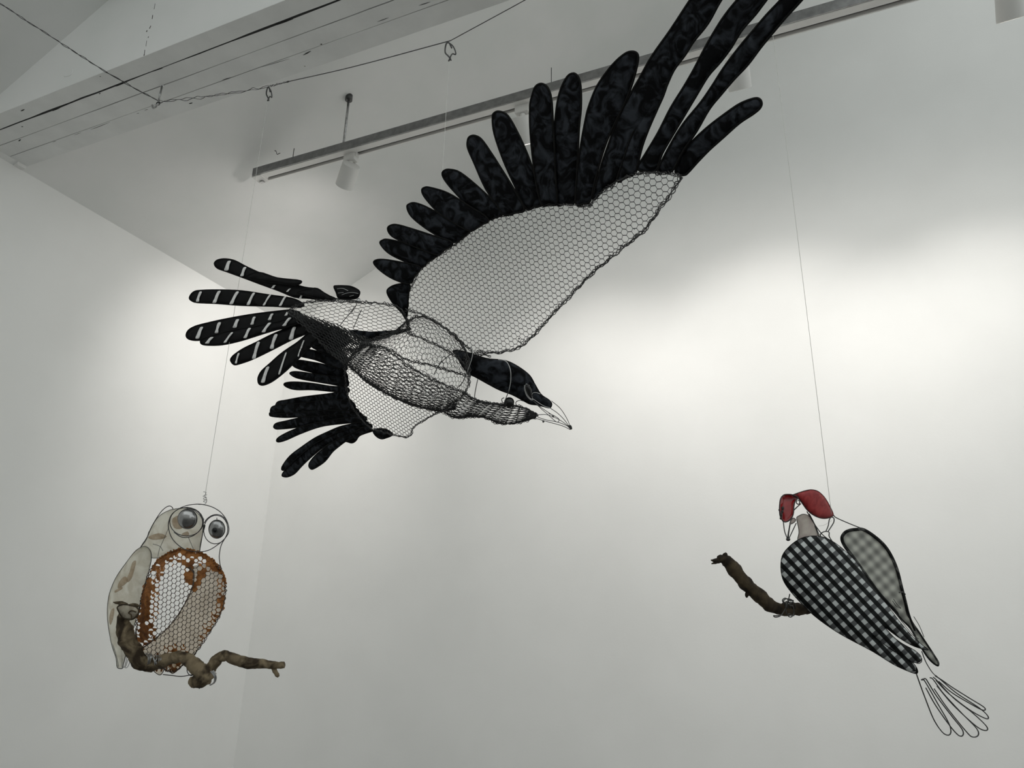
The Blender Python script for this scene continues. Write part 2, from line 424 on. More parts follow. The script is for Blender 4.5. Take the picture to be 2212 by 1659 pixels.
wallbox('wall_left', [R3(0, -0.2, -0.02), R3(0, BX, -0.02), R3(0, BX, cz(0, BX) + .02), R3(0, -0.2, cz(0, -0.2) + .02)], -U * 0.15, M['wall'])
wallbox('wall_back', [R3(0, 0, 0), R3(AX, 0, 0), R3(AX, 0, cz(AX, 0) + .02), R3(0, 0, cz(0, 0) + .02)], N * 0.15, M['wall'])
wallbox('ceiling', [R3(-0.2, -.2, cz(-.2, -.2)), R3(AC, -.2, cz(AC, -.2)), R3(AC, 3.6, cz(AC, 3.6)), R3(-0.2, 3.6, cz(-.2, 3.6))], Z * 0.15, M['ceil'])
wallbox('floor', [R3(-0.2, -.2, 0), R3(-0.2, BX, 0), R3(AX, BX, 0), R3(AX, -.2, 0)], -Z * 0.1, M['floor'])

wallbox('shade_wall_right', [R3(5.6, -0.2, -0.02), R3(5.6, -0.2, 1.9), R3(5.6, 5.2, 1.9), R3(5.6, 5.2, -0.02)], U * 0.15, M['wall'])  # unseen low wall, added to dim the lower right of the end wall
wallbox('shade_wall_rear', [R3(-0.1, 6.9, -0.02), R3(-0.1, 6.9, 2.9), R3(5.2, 6.9, 2.9), R3(5.2, 6.9, -0.02)], -N * 0.15, M['wall'])  # unseen wall behind the camera, added to keep daylight off the lower end wall
# ---------------------------------------------------------------- tie beam of planks with a plastered infill above
ZB = 3.295
pf = onz(54, 361, ZB); pn = onz(0, 245, ZB)
bf = N @ CO - N @ pf; bn = N @ CO - N @ pn              # far and near side of the beam
tone = M['beam']
mb = MB(); mb.box(R3(AX / 2, (bf + bn) / 2, ZB + 0.075), U, N, Z, AX / 2 + .03, (bn - bf) / 2 - 0.006, 0.055)
beam = mb.build('trim_1', tone, None, smooth=False, kind='structure', label='white painted timber tie beam under the sloping ceiling')
cuts_px = [(278.6, 173.6), (350, 185), (235, 262)]
cb = [N @ CO - N @ onz(x, y, ZB) for x, y in cuts_px]   # three long seams
edges_b = [bf, cb[2], cb[1], cb[0], bn - 0.001]
edges_b = sorted(edges_b)
rs = random.Random(3)
for i in range(4):
    b0, b1 = edges_b[i], edges_b[i + 1]
    g0 = (0.0, 0.0010, 0.0014, 0.0028)[i]; g1 = (0.0010, 0.0014, 0.0028, 0.0)[i]
    n = 90; mb = MB(); vs = []
    for k in range(n + 1):
        a = AX * k / n
        w0 = g0 * (0.45 + 1.3 * abs(math.sin(a * 3.1 + i)) * rs.uniform(.3, 1)) if i else 0
        w1 = g1 * (0.45 + 1.3 * abs(math.sin(a * 3.1 + i + 1)) * rs.uniform(.3, 1)) if i < 3 else 0
        dz = 0.0
        for (bb, zz) in ((b0 + w0, ZB + dz), (b1 - w1, ZB + dz), (b1 - w1, ZB + 0.03), (b0 + w0, ZB + 0.03)): vs.append(R3(a, bb, zz))
    fs = [(0, 1, 2, 3), tuple(4 * n + k for k in (3, 2, 1, 0))]
    for k in range(n):
        for q in range(4): fs.append((4 * k + q, 4 * k + (q + 1) % 4, 4 * k + 4 + (q + 1) % 4, 4 * k + 4 + q))
    mb.add(vs, [f[::-1] for f in fs]); mb.build('plank', tone, beam, smooth=False)
mb = MB()
mb.box(R3(AX / 2, (bf + bn) / 2, ZB + 0.026), U, N, Z, AX / 2, (bn - bf) / 2 - 0.01, 0.006); mb.build('plank_backing', M['gap'], beam, smooth=False)
for i in (1, 2, 3):
    g = (0, 0.0011, 0.0015, 0.0030)[i]
    mb = MB(); mb.box(R3(AX / 2, edges_b[i], ZB + (0.0069 if i == 3 else 0.0078)), U, N, Z, AX / 2, g * 1.7, 0.0065); mb.build('seam', M['gap'] if i == 3 else M['seam'], beam, smooth=False)
# dark knots, nail holes and open cracks in the planks
def beammark(pts, r, name):
    mb = MB(); q = cr([onz(x, y, ZB) for x, y in pts], 4); k = len(q)
    rr = r * np.sin(np.linspace(0.25, math.pi - 0.25, k)); mb.tube(q, rr, 6); return mb.build(name, M['gap'], beam)
for pts, r in [([(45, 240), (53, 236)], .0022), ([(46, 274), (50, 273)], .0018), ([(40, 305), (45, 301)], .0022), ([(215, 165), (218, 165)], .0014),
               ([(113, 240), (122, 236), (130, 233)], .0016), ([(131, 231), (145, 225), (158, 220)], .0022), ([(214, 203), (217, 201)], .0018),
               ([(250, 187), (266, 180), (282, 172), (296, 167)], .0017), ([(322, 157), (338, 151), (352, 147)], .0018), ([(408, 224), (416, 222)], .0022),
               ([(196, 280), (215, 273), (237, 264)], .0009), ([(160, 292), (176, 286)], .0007), ([(480, 173), (499, 167)], .0011), ([(655, 119), (672, 110)], .002), ([(565, 145), (625, 127)], .0008),
               ([(692, 96), (696, 95)], .002), ([(587, 57), (610, 49), (633, 41)], .0019), ([(815, 47), (840, 38)], .0011), ([(312, 238), (320, 236)], .0009), ([(295, 245), (301, 244)], .0008),
               ([(905, 12), (930, 4)], .0012), ([(657, 143), (660, 143)], .0011), ([(113, 307), (121, 305)], .0007)]:
    beammark(pts, r, 'crack')
# infill wall between beam and ceiling
mb = MB(); vs = []
inf = []
for a in (0, 2.3):
    inf += [(a, ZB + 0.0005), (a, cz(a, bn) + 0.02)]
q = [R3(inf[0][0], bn, inf[0][1]), R3(inf[2][0], bn, inf[2][1]), R3(inf[3][0], bn, inf[3][1]), R3(inf[1][0], bn, inf[1][1])]
infill = wallbox('wall_front', q, N * 0.12, M['ceil'])
for pts, r in [([(335, 8), (333, 20)], .0010), ([(330, 33), (329, 41)], .0016), ([(326, 56), (323, 62)], .0018), ([(318, 66), (316.5, 69)], .0022), ([(321, 79), (320, 82)], .0014), ([(317, 88), (315.5, 100)], .0009), ([(313, 108), (312, 119)], .0013), ([(312, 117), (311, 121)], .0016)]:
    mb = MB(); mb.tube(cr([onpl(x, y, N, N @ pn) for x, y in pts], 4), r * 0.8, 6); mb.build('crack', M['grime'], infill)
mb = MB(); mb.tube(cr([onpl(x, y, N, N @ pn) for x, y in [(157, 148), (156, 158), (149, 164), (139, 165)]], 5), 0.0022, 6); mb.build('plaster_ridge', M['ceil'], infill)
mb = MB(); c0 = onpl(205, 13, N, N @ pn); aa = (c0 - CO) @ U
mb.box(R3(aa + 2.0, bn + 0.03, c0[2] + 0.06), U, N, Z, 2.0, 0.03, 0.06); mb.build('trim_2', M['beam'], None, smooth=False, kind='structure')
# small plaster corner block below the beam end
mb = MB(); mb.box(R3(0.012, bf + 0.02, ZB - 0.006), U, N, Z, 0.013, 0.018, 0.008); mb.build('trim_3', M['wall'], None, smooth=False, kind='structure')

# ---------------------------------------------------------------- lighting track
_rt = onceil(754, 209); _bR = N @ CO - N @ _rt
_lo, _hi = 3.3, 3.8                                     # rail height that puts the rail under its rod
for _ in range(40):
    ZT = (_lo + _hi) / 2
    if N @ CO - N @ (onz(771, 316, ZT) + onz(771, 338, ZT)) / 2 < _bR: _hi = ZT
    else: _lo = ZT
t_nb = onz(771, 316, ZT); t_fb = onz(771, 338, ZT); t_top = onpl(771, 299, N, N @ t_nb)
b_n = N @ CO - N @ t_nb; b_f = N @ CO - N @ t_fb; hs = t_top[2] - ZT; wid = b_n - b_f
a_l = (onz(541, 378, ZT) - CO) @ U; a_r = a_l + 5.4
track = thing('lighting_track', 'long white and grey lighting track hanging on a rod before the end wall', 'track light', R3(a_l, (b_n + b_f) / 2, ZT))
def trk(name, a0, a1, b0, b1, z0, z1, m, **k):
    mb = MB(); mb.box(R3((a0 + a1) / 2, (b0 + b1) / 2, (z0 + z1) / 2), U, N, Z, (a1 - a0) / 2, abs(b1 - b0) / 2, (z1 - z0) / 2)
    o = mb.build(name, m, track, smooth=False, **k); bv = o.modifiers.new('edge', 'BEVEL'); bv.width = 0.0012; bv.segments = 2; return o
s0 = b_n - wid * 0.60; s1 = b_n - wid * 0.90
trk('side_strip', a_l, a_r, b_n + 0.0015, b_n - 0.004, ZT + 0.002, ZT + hs, M['rail_side'], label='dull grey side strip')
trk('rail_body', a_l, a_r, b_n - 0.004, s0, ZT, ZT + hs * 0.96, M['white_metal'])
trk('slot', a_l + 0.05, a_r, s0, s1, ZT + 0.014, ZT + hs * 0.5, M['slot'], label='dark recessed slot')
trk('rail_lip', a_l + 0.05, a_r, s1, b_f, ZT, ZT + hs * 0.9, M['white_metal'])
trk('end_cap', a_l - 0.004, a_l + 0.05, b_n - 0.004, b_f, ZT - 0.004, ZT + 0.012, M['white_metal'])
trk('clip', a_l + 0.012, a_l + 0.032, b_f + 0.022, b_f + 0.008, ZT - 0.012, ZT - 0.004, M['steel'])
rt = onceil(754, 209); rt_b = np.array([rt[0], rt[1], ZT + hs * 0.9])
mb = MB(); mb.tube([rt_b, rt + Z * 0.01], 0.0058, 10); mb.build('rod', M['steel'], track)
mb = MB(); mb.lathe(rt - Z * 0.022, Z, [(0, .010), (0.001, .0165), (0.03, .0165), (0.031, .004)]); mb.build('rod_nut', M['dark_steel'], track)
for x, y0, y1 in ((633, 338, 325), (1191, 185, 161)):
    p0 = onpl(x, y0, N, N @ R3(0, (b_n + b_f) / 2, 0)); p0 = np.array([p0[0], p0[1], ZT + hs * .8]); L = 0.085 if x < 1000 else 0.11
    mb = MB(); mb.tube([p0, p0 + Z * L], 0.0017, 6); mb.build('threaded_pin', M['dark_steel'], track)
# bent screw in the ceiling near the track end
mb = MB(); cc0 = [onceil(x, y) - Z * h for x, y, h in ((596, 325, .002), (594, 321, .012), (598, 320, .02), (600, 325, .022), (607, 319, .03))]
mb.tube(cr(cc0, 5), 0.0016, 6); o = mb.build('bent_nail', M['dark_steel']); o['label'] = 'small bent nail in the ceiling left of the track rod'; o['category'] = 'nail'

heads = [(761, 338, 'white cylinder spotlight at the left end of the track, clear of the wing', 545, 980),
         (1133, 238, 'white cylinder spotlight on the track showing between two black wing feathers', 1290, 1080),
         (1590, 112, 'white cylinder spotlight on the track behind the longest black feathers', 1700, 960),
         (2168, -50, 'white cylinder spotlight cut off by the top right picture corner', 2240, 990)]
bc = b_n - wid * 0.75
def spot_head(px, py, label, yaw, tilt):
    p = onz(px, py, ZT); a = (p - CO) @ U; base = R3(a, bc, ZT)
    t = thing('spotlight', label, 'spotlight', base, 'spotlights on the lighting track')
    mb = MB(); mb.box(base - Z * 0.012, U, N, Z, 0.030, 0.019, 0.022); o = mb.build('adapter', M['white_metal'], t, smooth=False)
    bv = o.modifiers.new('edge', 'BEVEL'); bv.width = 0.004; bv.segments = 3
    mb = MB(); mb.box(base - Z * 0.004 + U * 0.0315 , U, N, Z, 0.0025, 0.012, 0.012); mb.build('latch', M['white_metal'], t, smooth=False)
    mb = MB(); mb.lathe(base - Z * 0.034, -Z, [(0, .012), (0.004, .0125), (0.012, .009), (0.026, .009), (0.036, .006)], 20); mb.build('swivel', M['white_metal'], t)
    tgt = onpl(yaw, tilt, N, N @ CO) if yaw > 600 else onpl(yaw, tilt, U, U @ CO); ax = tgt - (base - Z * 0.068); ax /= np.linalg.norm(ax)
    h = ax - Z * (ax @ Z); h /= np.linalg.norm(h)
    top = base - Z * 0.068 - h * 0.012
    mb = MB(); mb.lathe(top - ax * 0.012, ax, [(0, 0.036), (0.0015, 0.0395), (0.005, 0.0405), (0.108, 0.0405), (0.110, 0.0385), (0.110, 0.034), (0.092, 0.032)], 40)
    o = mb.build('lamp_body', M['white_metal'], t); sm = o.modifiers.new('es', 'EDGE_SPLIT'); sm.split_angle = math.radians(40)
    mb = MB(); mb.lathe(top + ax * 0.078, ax, [(0, .031), (0.003, .031)], 30); mb.build('lens', M['lens'], t)
    l = bpy.data.lights.new('spotlight_beam', 'SPOT'); l.energy = SPOT_POWER; l.color = SPOT_COLOR; l.spot_size = math.radians(94); l.spot_blend = 1.0; l.shadow_soft_size = 0.035
    lo = bpy.data.objects.new('spotlight_beam', l); COL.objects.link(lo); lo.parent = t
    lo.location = Vector(top + ax * 0.106 - base)
    lo.rotation_mode = 'QUATERNION'; lo.rotation_quaternion = Vector(ax).to_track_quat('-Z', 'Y')
    l2 = bpy.data.lights.new('spotlight_spill', 'SPOT'); l2.energy = SPILL_POWER; l2.color = SPOT_COLOR; l2.spot_size = math.radians(165); l2.spot_blend = 1.0; l2.shadow_soft_size = 0.035
    o2 = bpy.data.objects.new('spotlight_spill', l2); COL.objects.link(o2); o2.parent = t; o2.location = lo.location; o2.rotation_mode = 'QUATERNION'; o2.rotation_quaternion = lo.rotation_quaternion
    if yaw < 600: l.energy *= 1.45
    return t
for hd in heads: spot_head(*hd)
# ---------------------------------------------------------------- placing planes of the three sculptures
WN = Plane((1030, 765, 1.80), (880, 650, 1.85), (1475, 378, 1.38))      # near wing
WF = Plane((950, 880, 1.88), (745, 790, 2.0), (870, 943, 1.98))         # far wing
TL = Plane((680, 680, 1.93), (410, 640, 2.03), (450, 800, 2.00))        # tail
BD = Plane((660, 670, 1.90), (1000, 790, 1.86), (960, 885, 1.88))       # body middle
def vline(p, y):            # point straight above p that is seen at image row y
    lo, hi = p[2], p[2] + 4
    for _ in range(40):
        md = (lo + hi) / 2
        if proj([p[0], p[1], md])[1] > y: lo = md
        else: hi = md
    return np.array([p[0], p[1], lo])
bird_tie = WN(945, 548)
clip2 = vline(bird_tie, 120)
hook = onz(350, 185, ZB)
hook_b = vline(hook - Z * 0.2, 219)
# owl hangs in the upright plane of the cable
hn = np.cross(clip2 - hook_b, Z); hn /= np.linalg.norm(hn)
clip1 = onpl(580, 208, hn, hn @ hook_b)
owl_top = np.array([clip1[0], clip1[1], 0]); 
lo, hi = 0.5, clip1[2]
for _ in range(40):
    md = (lo + hi) / 2
    if proj([clip1[0], clip1[1], md])[1] > 1072: lo = md
    else: hi = md
owl_top = np.array([clip1[0], clip1[1], lo]); DO = proj(owl_top)[2]
pk_top = P(1796, 1110, 1.62); DP = 1.62
# hanging lines
def line_thing(p, q, label):
    mb = MB(); mb.tube([p, (np.array(p) + q) / 2, q], 0.00055, 6); o = mb.build('hanging_line', M['line']); o['label'] = label; o['category'] = 'string'; o['group'] = 'nylon lines'
line_thing(clip1 - Z * 0.012, owl_top, 'thin nylon line holding the brown and cream wire owl')
line_thing(clip2 - Z * 0.012, bird_tie, 'thin nylon line holding the large black bird by its wing')
line_thing(np.array([pk_top[0], pk_top[1], ceilz(pk_top)]), pk_top, 'thin nylon line holding the checked bird with the red crest')
# clips
def spring_clip(top, s, label, yaw):
    t = thing('wire_clip', label, 'clip', top, 'clips on the twisted cable')
    R = RT * math.cos(yaw) + FW * math.sin(yaw)
    def q(x, z): return top + R * x * s + Z * z * s
    mb = MB(); mb.tube(cr([q(0.004, -.0), q(-.003, .014), q(-.009, .010), q(-.010, -.012), q(-.003, -.022), q(.001, -.028), q(-.001, -.036)], 5), 0.0021, 8); mb.build('clip_frame', M['dark_steel'], t)
    mb = MB(); mb.tube(cr([q(-.003, .014), q(.004, .008), q(.008, .002), q(.012, -.008), q(.013, -.017), q(.006, -.016), q(.002, -.026), q(.004, -.034)], 5), 0.0018, 8); mb.build('clip_gate', M['dark_steel'], t)
    return t
spring_clip(clip1 + Z * 0.018, 1.0, 'small steel clip on the cable above the owl, near the beam', 1.1)
spring_clip(clip2 + Z * 0.026, 1.25, 'steel clip with open loop on the cable above the black bird', 0.1)
# screw hook in the beam
hk = thing('screw_hook', 'grey screw hook in the beam holding the twisted cable', 'hook', hook)
mb = MB(); mb.tube([hook + Z * 0.004, hook_b + Z * 0.004], 0.0034, 10); mb.build('shank', M['steel'], hk)
mb = MB(); dn = -U * 0.8 + N * 0.1
mb.tube(cr([hook_b + Z * .004, hook_b - Z * 0.008 + dn * 0.002, hook_b - Z * 0.020 + dn * 0.014, hook_b - Z * 0.018 + dn * 0.033, hook_b - Z * 0.002 + dn * 0.044], 6), 0.0034, 10); mb.build('hook_bend', M['steel'], hk)
mb = MB(); mb.lathe(hook - Z * 0.002, Z, [(0, .006), (.003, .0085), (.004, .002)], 16); mb.build('collar', M['beam'], hk)
# cable
cab = []
far = onceil(-420, -330)
pl0 = hook_b
left = [P(0, 5, proj(onz(0, 5, 3.42))[2])]
_k = 1.0
while _k < 3 and (pl0 + (left[0] - pl0) * _k)[2] < ceilz(pl0 + (left[0] - pl0) * _k) - 0.02 and ((pl0 + (left[0] - pl0) * _k) - CO) @ U > 0.02: _k += 0.02
path = [pl0 + (left[0] - pl0) * _k, left[0] - Z * 0.004, pl0 + (left[0] - pl0) * 0.35 - Z * 0.012, hook_b + Z * 0.001]
mb = MB(); cb_ = cr(path, 8); mb2 = MB()
rope(mb2, cb_, 0.0013, 0.0016, 0.07, 2, per=7, jit=0.5)
right_dir = (P(1195, 0, proj(clip2)[2] * 0.90) - clip2)
c1 = onpl(580, 187, hn, hn @ hook_b); c2 = onpl(965, 90, hn, hn @ hook_b)
c2 = clip2 + Z * 0.034; c2 = vline(clip2, 88)
c1 = vline(clip1, 186)
P2 = cr([hook_b - Z * 0.002, hook_b + (c1 - hook_b) * 0.35 - Z * 0.006, hook_b + (c1 - hook_b) * 0.7 - Z * 0.008, c1], 6)
rope(mb2, P2, 0.0010, 0.0030, 0.13, 2, per=12, jit=0.6)
P3 = np.array([c1, c1 + (c2 - c1) * 0.06, c1 + (c2 - c1) * 0.12]); rope(mb2, P3, 0.0010, 0.0016, 0.03, 2, per=8)
P4 = cr([c1 + (c2 - c1) * .1, c1 + (c2 - c1) * 0.5 - Z * 0.006, c2], 8); mb2.tube(P4, 0.0013, 6)
P5 = cr([c2, c2 + right_dir, c2 + right_dir * 2.0 + Z * .02, c2 + right_dir * 3.2 + Z * .08], 8); mb2.tube(P5, 0.0011, 6)
for k in range(3):
    rr = 0.005 + k * 0.0006; an = np.linspace(0, 2 * math.pi, 13)[:-1]
    mb2.tube([hook_b - Z * (0.004 + .003 * k) + U * math.cos(t) * rr + N * math.sin(t) * rr * 0.8 + Z * math.sin(t + k) * .003 for t in an], 0.0012, 5, closed=True)
o = mb2.build('suspension_cable', M['dark_steel']); o['label'] = 'twisted dark wire cable running from the beam hook across the ceiling'; o['category'] = 'cable'

# ================================================================ large black bird
bird = thing('bird_sculpture', 'large wire bird with black paper feathers and outspread wings flying right', 'sculpture', BD(900, 780))
near_edge = [(878, 690), (874, 664), (877, 638), (886, 615), (906, 580), (941, 554), (984, 525), (1016, 499), (1062, 473), (1106, 460), (1172, 444), (1236, 441), (1274, 442), (1294, 422), (1329, 395), (1369, 376), (1410, 371), (1462, 374), (1476, 380)]
lead_edge = [(1456, 412), (1433, 444), (1410, 476), (1389, 502), (1366, 519), (1323, 554), (1279, 591), (1245, 626), (1210, 661), (1178, 696), (1149, 727), (1123, 748), (1097, 759), (1057, 764), (1024, 762)]
root_edge = [(999, 745), (960, 712), (918, 688)]
wing = near_edge + lead_edge + root_edge
# lattice worked out in real lengths on the wing plane
ex = (WN(1200, 600) - WN(1000, 600)); ex /= np.linalg.norm(ex); ey = np.cross(WN.n, ex); w0 = WN(1150, 580)
def to2(x, y):
    v = WN(x, y) - w0; return (v @ ex, v @ ey)
wing2 = [to2(*p) for p in crc(wing, 3)]
def wv(x, y): 
    b = 0.012 * math.sin(x * 5) ; return w0 + ex * x + ey * y + WN.n * b
ed, _ = hexnet(polyregion(wing2), 0.0118, 0.0134, math.radians(2), 0.055)
netmesh(ed, wv, 0.00062, 'wing_netting', M['netting'], bird, 1.5, label='hexagonal wire netting of the near wing')
mb = MB(); rope(mb, [wv(*to2(*p)) for p in cr(near_edge[1:], 4)], 0.0009, 0.0022, 0.02, 3, per=7, jit=.5)
rs = random.Random(11)
for k in range(70):
    t = rs.uniform(0, 1); c = cr(near_edge[2:], 4); q = c[int(t * (len(c) - 1))]; pc = WN(q[0] + rs.uniform(-3, 3), q[1] + rs.uniform(-2, 4)); rr = rs.uniform(.0025, .005)
    a = np.cross(WN.n, [rs.uniform(-1, 1), rs.uniform(-1, 1), rs.uniform(-1, 1)]); a /= np.linalg.norm(a); b = np.cross(WN.n + 0.6 * a, a)
    mb.tube([pc + a * math.cos(u) * rr + b * math.sin(u) * rr * 0.7 for u in np.linspace(0, 5.2, 8)], 0.0008, 4, caps=False)
mb.build('wing_frame', M['dark_steel'], bird, label='twisted wire binding along the feather roots')
mb = MB(); rope(mb, [wv(*to2(*p)) for p in cr([near_edge[-1]] + lead_edge, 4)], 0.0011, 0.0030, 0.034, 4, per=8, jit=.55)
mb.build('leading_edge', M['dark_steel'], bird, label='thick twisted wire leading edge')
# bright crimp beads
for x, y in [(1420, 421), (1427, 429), (1408, 450), (1363, 486), (1371, 494), (1182, 608), (1039, 705), (1275, 503)]:
    mb = MB(); mb.ball(WN(x, y, 0.002), 0.0019 if x > 1300 else 0.0012, 8, 6); mb.build('crimp_bead', M['pale_wire'], bird)
mb = MB(); mb.ball(WN(1122.5, 730.5, .003), .0022, 8, 6); mb.tube(cr([WN(x, y, .003) for x, y in [(1120, 733), (1123, 738), (1129, 738), (1134, 733)]], 4), .0009, 5); mb.build('tie_knot', M['dark_steel'], bird)

def feather(outline, pl, off, r=0.0021, mt='feather', bul=0.004, label=None, grid=9.0):
    g = lift(pl, off)
    ob, o = panel(outline, g, 'feather', M[mt], bird, bulge=bul, grid=grid, n=4, label=label, solid=0.0006)
    c = g(*o.mean(0)) 
    rim(o, g, r, 'feather_rim', M['rimwire'], ob)
    return ob, g
near = [
 [(836, 632), (842, 621), (860, 614), (884, 614), (882, 640), (878, 688), (868, 676), (848, 654)],
 [(807, 568), (815, 561), (835, 561), (870, 567), (908, 577), (896, 596), (884, 613), (850, 603), (822, 585)],
 [(821, 526), (826, 519), (838, 517), (870, 524), (905, 537), (945, 549), (925, 565), (909, 578), (870, 563), (838, 546)],
 [(837, 494), (843, 487), (856, 485), (880, 491), (930, 507), (978, 524), (960, 540), (943, 550), (900, 535), (860, 518), (843, 507)],
 [(879, 448), (883, 441), (895, 438), (915, 444), (945, 459), (985, 478), (1014, 497), (1000, 512), (982, 524), (950, 512), (915, 490), (888, 467)],
 [(911, 412), (917, 405), (930, 405), (968, 417), (1012, 444), (1055, 473), (1036, 488), (1015, 499), (980, 481), (949, 461), (920, 430)],
 [(955, 376), (960, 368), (972, 366), (995, 373), (1037, 407), (1078, 448), (1086, 462), (1070, 470), (1052, 473), (1012, 445), (981, 414), (962, 391)],
 [(1010, 305), (1014, 296), (1025, 293), (1040, 301), (1062, 332), (1090, 376), (1115, 417), (1133, 453), (1113, 460), (1090, 465), (1077, 448), (1049, 407), (1024, 351), (1011, 321)],
 [(1064, 254), (1068, 244), (1079, 241), (1097, 250), (1119, 288), (1140, 335), (1156, 382), (1169, 439), (1155, 446), (1137, 451), (1112, 401), (1087, 345), (1068, 289)],
 [(1150, 205), (1157, 187), (1170, 181), (1183, 189), (1191, 213), (1194, 257), (1198, 319), (1200, 380), (1203, 438), (1186, 441), (1170, 441), (1156, 382), (1146, 290), (1145, 230)],
 [(1241, 159), (1251, 170), (1255, 195), (1255, 236), (1251, 277), (1247, 360), (1242, 434), (1222, 440), (1201, 438), (1198, 360), (1197, 300), (1201, 245), (1207, 208), (1216, 182), (1228, 163)],
 [(1369, 112), (1378, 119), (1377, 139), (1366, 180), (1350, 222), (1330, 263), (1311, 305), (1297, 347), (1286, 388), (1275, 434), (1260, 440), (1244, 439), (1247, 374), (1255, 313), (1264, 263), (1272, 230), (1289, 188), (1311, 155), (1333, 130), (1354, 114)],
 [(1610, -115), (1622, -100), (1597, -55), (1558, 0), (1530, 50), (1499, 89), (1480, 119), (1455, 153), (1434, 200), (1410, 245), (1366, 300), (1345, 350), (1333, 389), (1305, 408), (1281, 432), (1297, 365), (1311, 322), (1333, 263), (1355, 216), (1380, 172), (1408, 122), (1449, 64), (1491, 0), (1530, -55), (1575, -105)],
 [(1440, 180), (1434, 204), (1419, 238), (1402, 277), (1388, 315), (1377, 358), (1372, 374), (1352, 384), (1333, 391), (1345, 350), (1366, 290), (1398, 235), (1420, 195)],
 [(1745, -135), (1748, -118), (1706, -65), (1654, 2), (1632, 31), (1602, 66), (1580, 102), (1557, 133), (1530, 164), (1505, 205), (1477, 252), (1449, 299), (1430, 333), (1417, 368), (1395, 370), (1377, 363), (1394, 333), (1422, 286), (1449, 233), (1477, 188), (1499, 150), (1519, 111), (1541, 72), (1566, 33), (1599, -8), (1650, -70), (1710, -130)],
 [(1812, -115), (1820, -100), (1780, -55), (1732, 0), (1699, 36), (1671, 69), (1643, 103), (1616, 139), (1585, 172), (1557, 205), (1532, 236), (1505, 283), (1477, 324), (1462, 352), (1450, 371), (1435, 371), (1421, 368), (1449, 311), (1477, 266), (1513, 222), (1538, 186), (1563, 147), (1596, 103), (1627, 66), (1655, 33), (1688, -2), (1740, -60), (1790, -110)],
 [(1645, 224), (1641, 215), (1629, 213), (1599, 224), (1569, 244), (1532, 272), (1502, 299), (1477, 327), (1462, 358), (1460, 374), (1478, 378), (1488, 371), (1505, 352), (1532, 324), (1560, 299), (1597, 266), (1627, 246), (1641, 234)]]
for i, o in enumerate(near):
    feather(o, WN, 0.004 + (0.005 if i % 2 else 0.0) + (0.004 if i in (12, 14) else 0), r=0.0024 if i > 6 else 0.0020, bul=0.004, grid=11)
# small split ring where the line ties in
mb = MB(); mb.tube([WN(942, 466, .004) + (RT * math.cos(t) + UP * math.sin(t)) * .003 for t in np.linspace(0, 6.28, 13)[:-1]], .0006, 5, closed=True); mb.build('tie_ring', M['steel'], bird)

far_w = [
 [(672, 748), (684, 735), (705, 730), (735, 752), (752, 782), (728, 776), (700, 763)],
 [(646, 768), (655, 757), (668, 755), (700, 763), (742, 781), (748, 800), (710, 788), (680, 777)],
 [(632, 789), (636, 781), (647, 778), (668, 781), (700, 787), (730, 796), (748, 805), (748, 822), (707, 811), (676, 805), (645, 797)],
 [(626, 807), (632, 803), (647, 803), (676, 807), (707, 811), (748, 818), (750, 835), (715, 830), (685, 825), (656, 820), (637, 815)],
 [(613, 831), (620, 826), (643, 825), (676, 828), (714, 834), (750, 837), (752, 848), (720, 846), (676, 842), (641, 842), (623, 838)],
 [(596, 873), (602, 867), (618, 864), (656, 857), (705, 851), (745, 846), (752, 858), (758, 872), (700, 872), (640, 878), (605, 882), (596, 880)],
 [(584, 886), (589, 878), (608, 874), (656, 870), (705, 864), (758, 866), (764, 886), (710, 886), (650, 890), (600, 894), (586, 892)],
 [(582, 896), (589, 889), (640, 884), (700, 876), (762, 880), (772, 892), (705, 897), (656, 900), (618, 902), (589, 900)],
 [(591, 921), (597, 914), (618, 909), (656, 900), (700, 890), (768, 888), (784, 903), (740, 906), (704, 911), (676, 916), (637, 924), (604, 927), (594, 926)],
 [(597, 951), (604, 943), (627, 931), (656, 920), (695, 911), (740, 903), (784, 898), (790, 909), (753, 914), (714, 918), (685, 924), (647, 938), (618, 951), (602, 955)],
 [(608, 1013), (612, 1003), (627, 984), (652, 965), (680, 946), (705, 934), (733, 922), (762, 915), (790, 910), (796, 921), (760, 925), (728, 934), (703, 946), (676, 961), (647, 985), (624, 1006), (613, 1016)],
 [(609, 1026), (616, 1015), (637, 994), (676, 962), (705, 945), (735, 930), (772, 919), (800, 916), (798, 928), (743, 946), (718, 955), (695, 969), (672, 988), (652, 1007), (637, 1023), (623, 1030), (613, 1030)],
 [(667, 1007), (670, 997), (685, 980), (710, 961), (730, 949), (755, 938), (791, 921), (800, 926), (788, 934), (753, 950), (733, 964), (718, 977), (703, 996), (685, 1009), (673, 1014)],
 [(740, 950), (752, 955), (761, 957), (769, 952), (776, 942), (790, 936), (806, 930), (790, 922), (762, 936)],
 [(806, 932), (812, 942), (823, 948), (834, 946), (848, 939), (836, 928), (815, 926)]]
for i, o in enumerate(far_w):
    feather(o, WF, -0.006 - 0.004 * (i % 3), r=0.0016, bul=0.002, grid=8)
far_mesh = [(752, 770), (744, 790), (746, 820), (751, 853), (762, 880), (789, 915), (814, 929), (873, 944), (887, 938), (895, 921), (917, 907), (936, 896), (958, 884), (985, 868), (990, 845), (940, 810), (870, 780), (800, 760)]
efx = (WF(850, 870) - WF(780, 870)); efx /= np.linalg.norm(efx); efy = np.cross(WF.n, efx); wf0 = WF(850, 870)
def to2f(x, y):
    v = WF(x, y) - wf0; return (v @ efx, v @ efy)
ed, _ = hexnet(polyregion([to2f(*p) for p in crc(far_mesh, 3)]), 0.0098, 0.0112, math.radians(-4), 0.05)
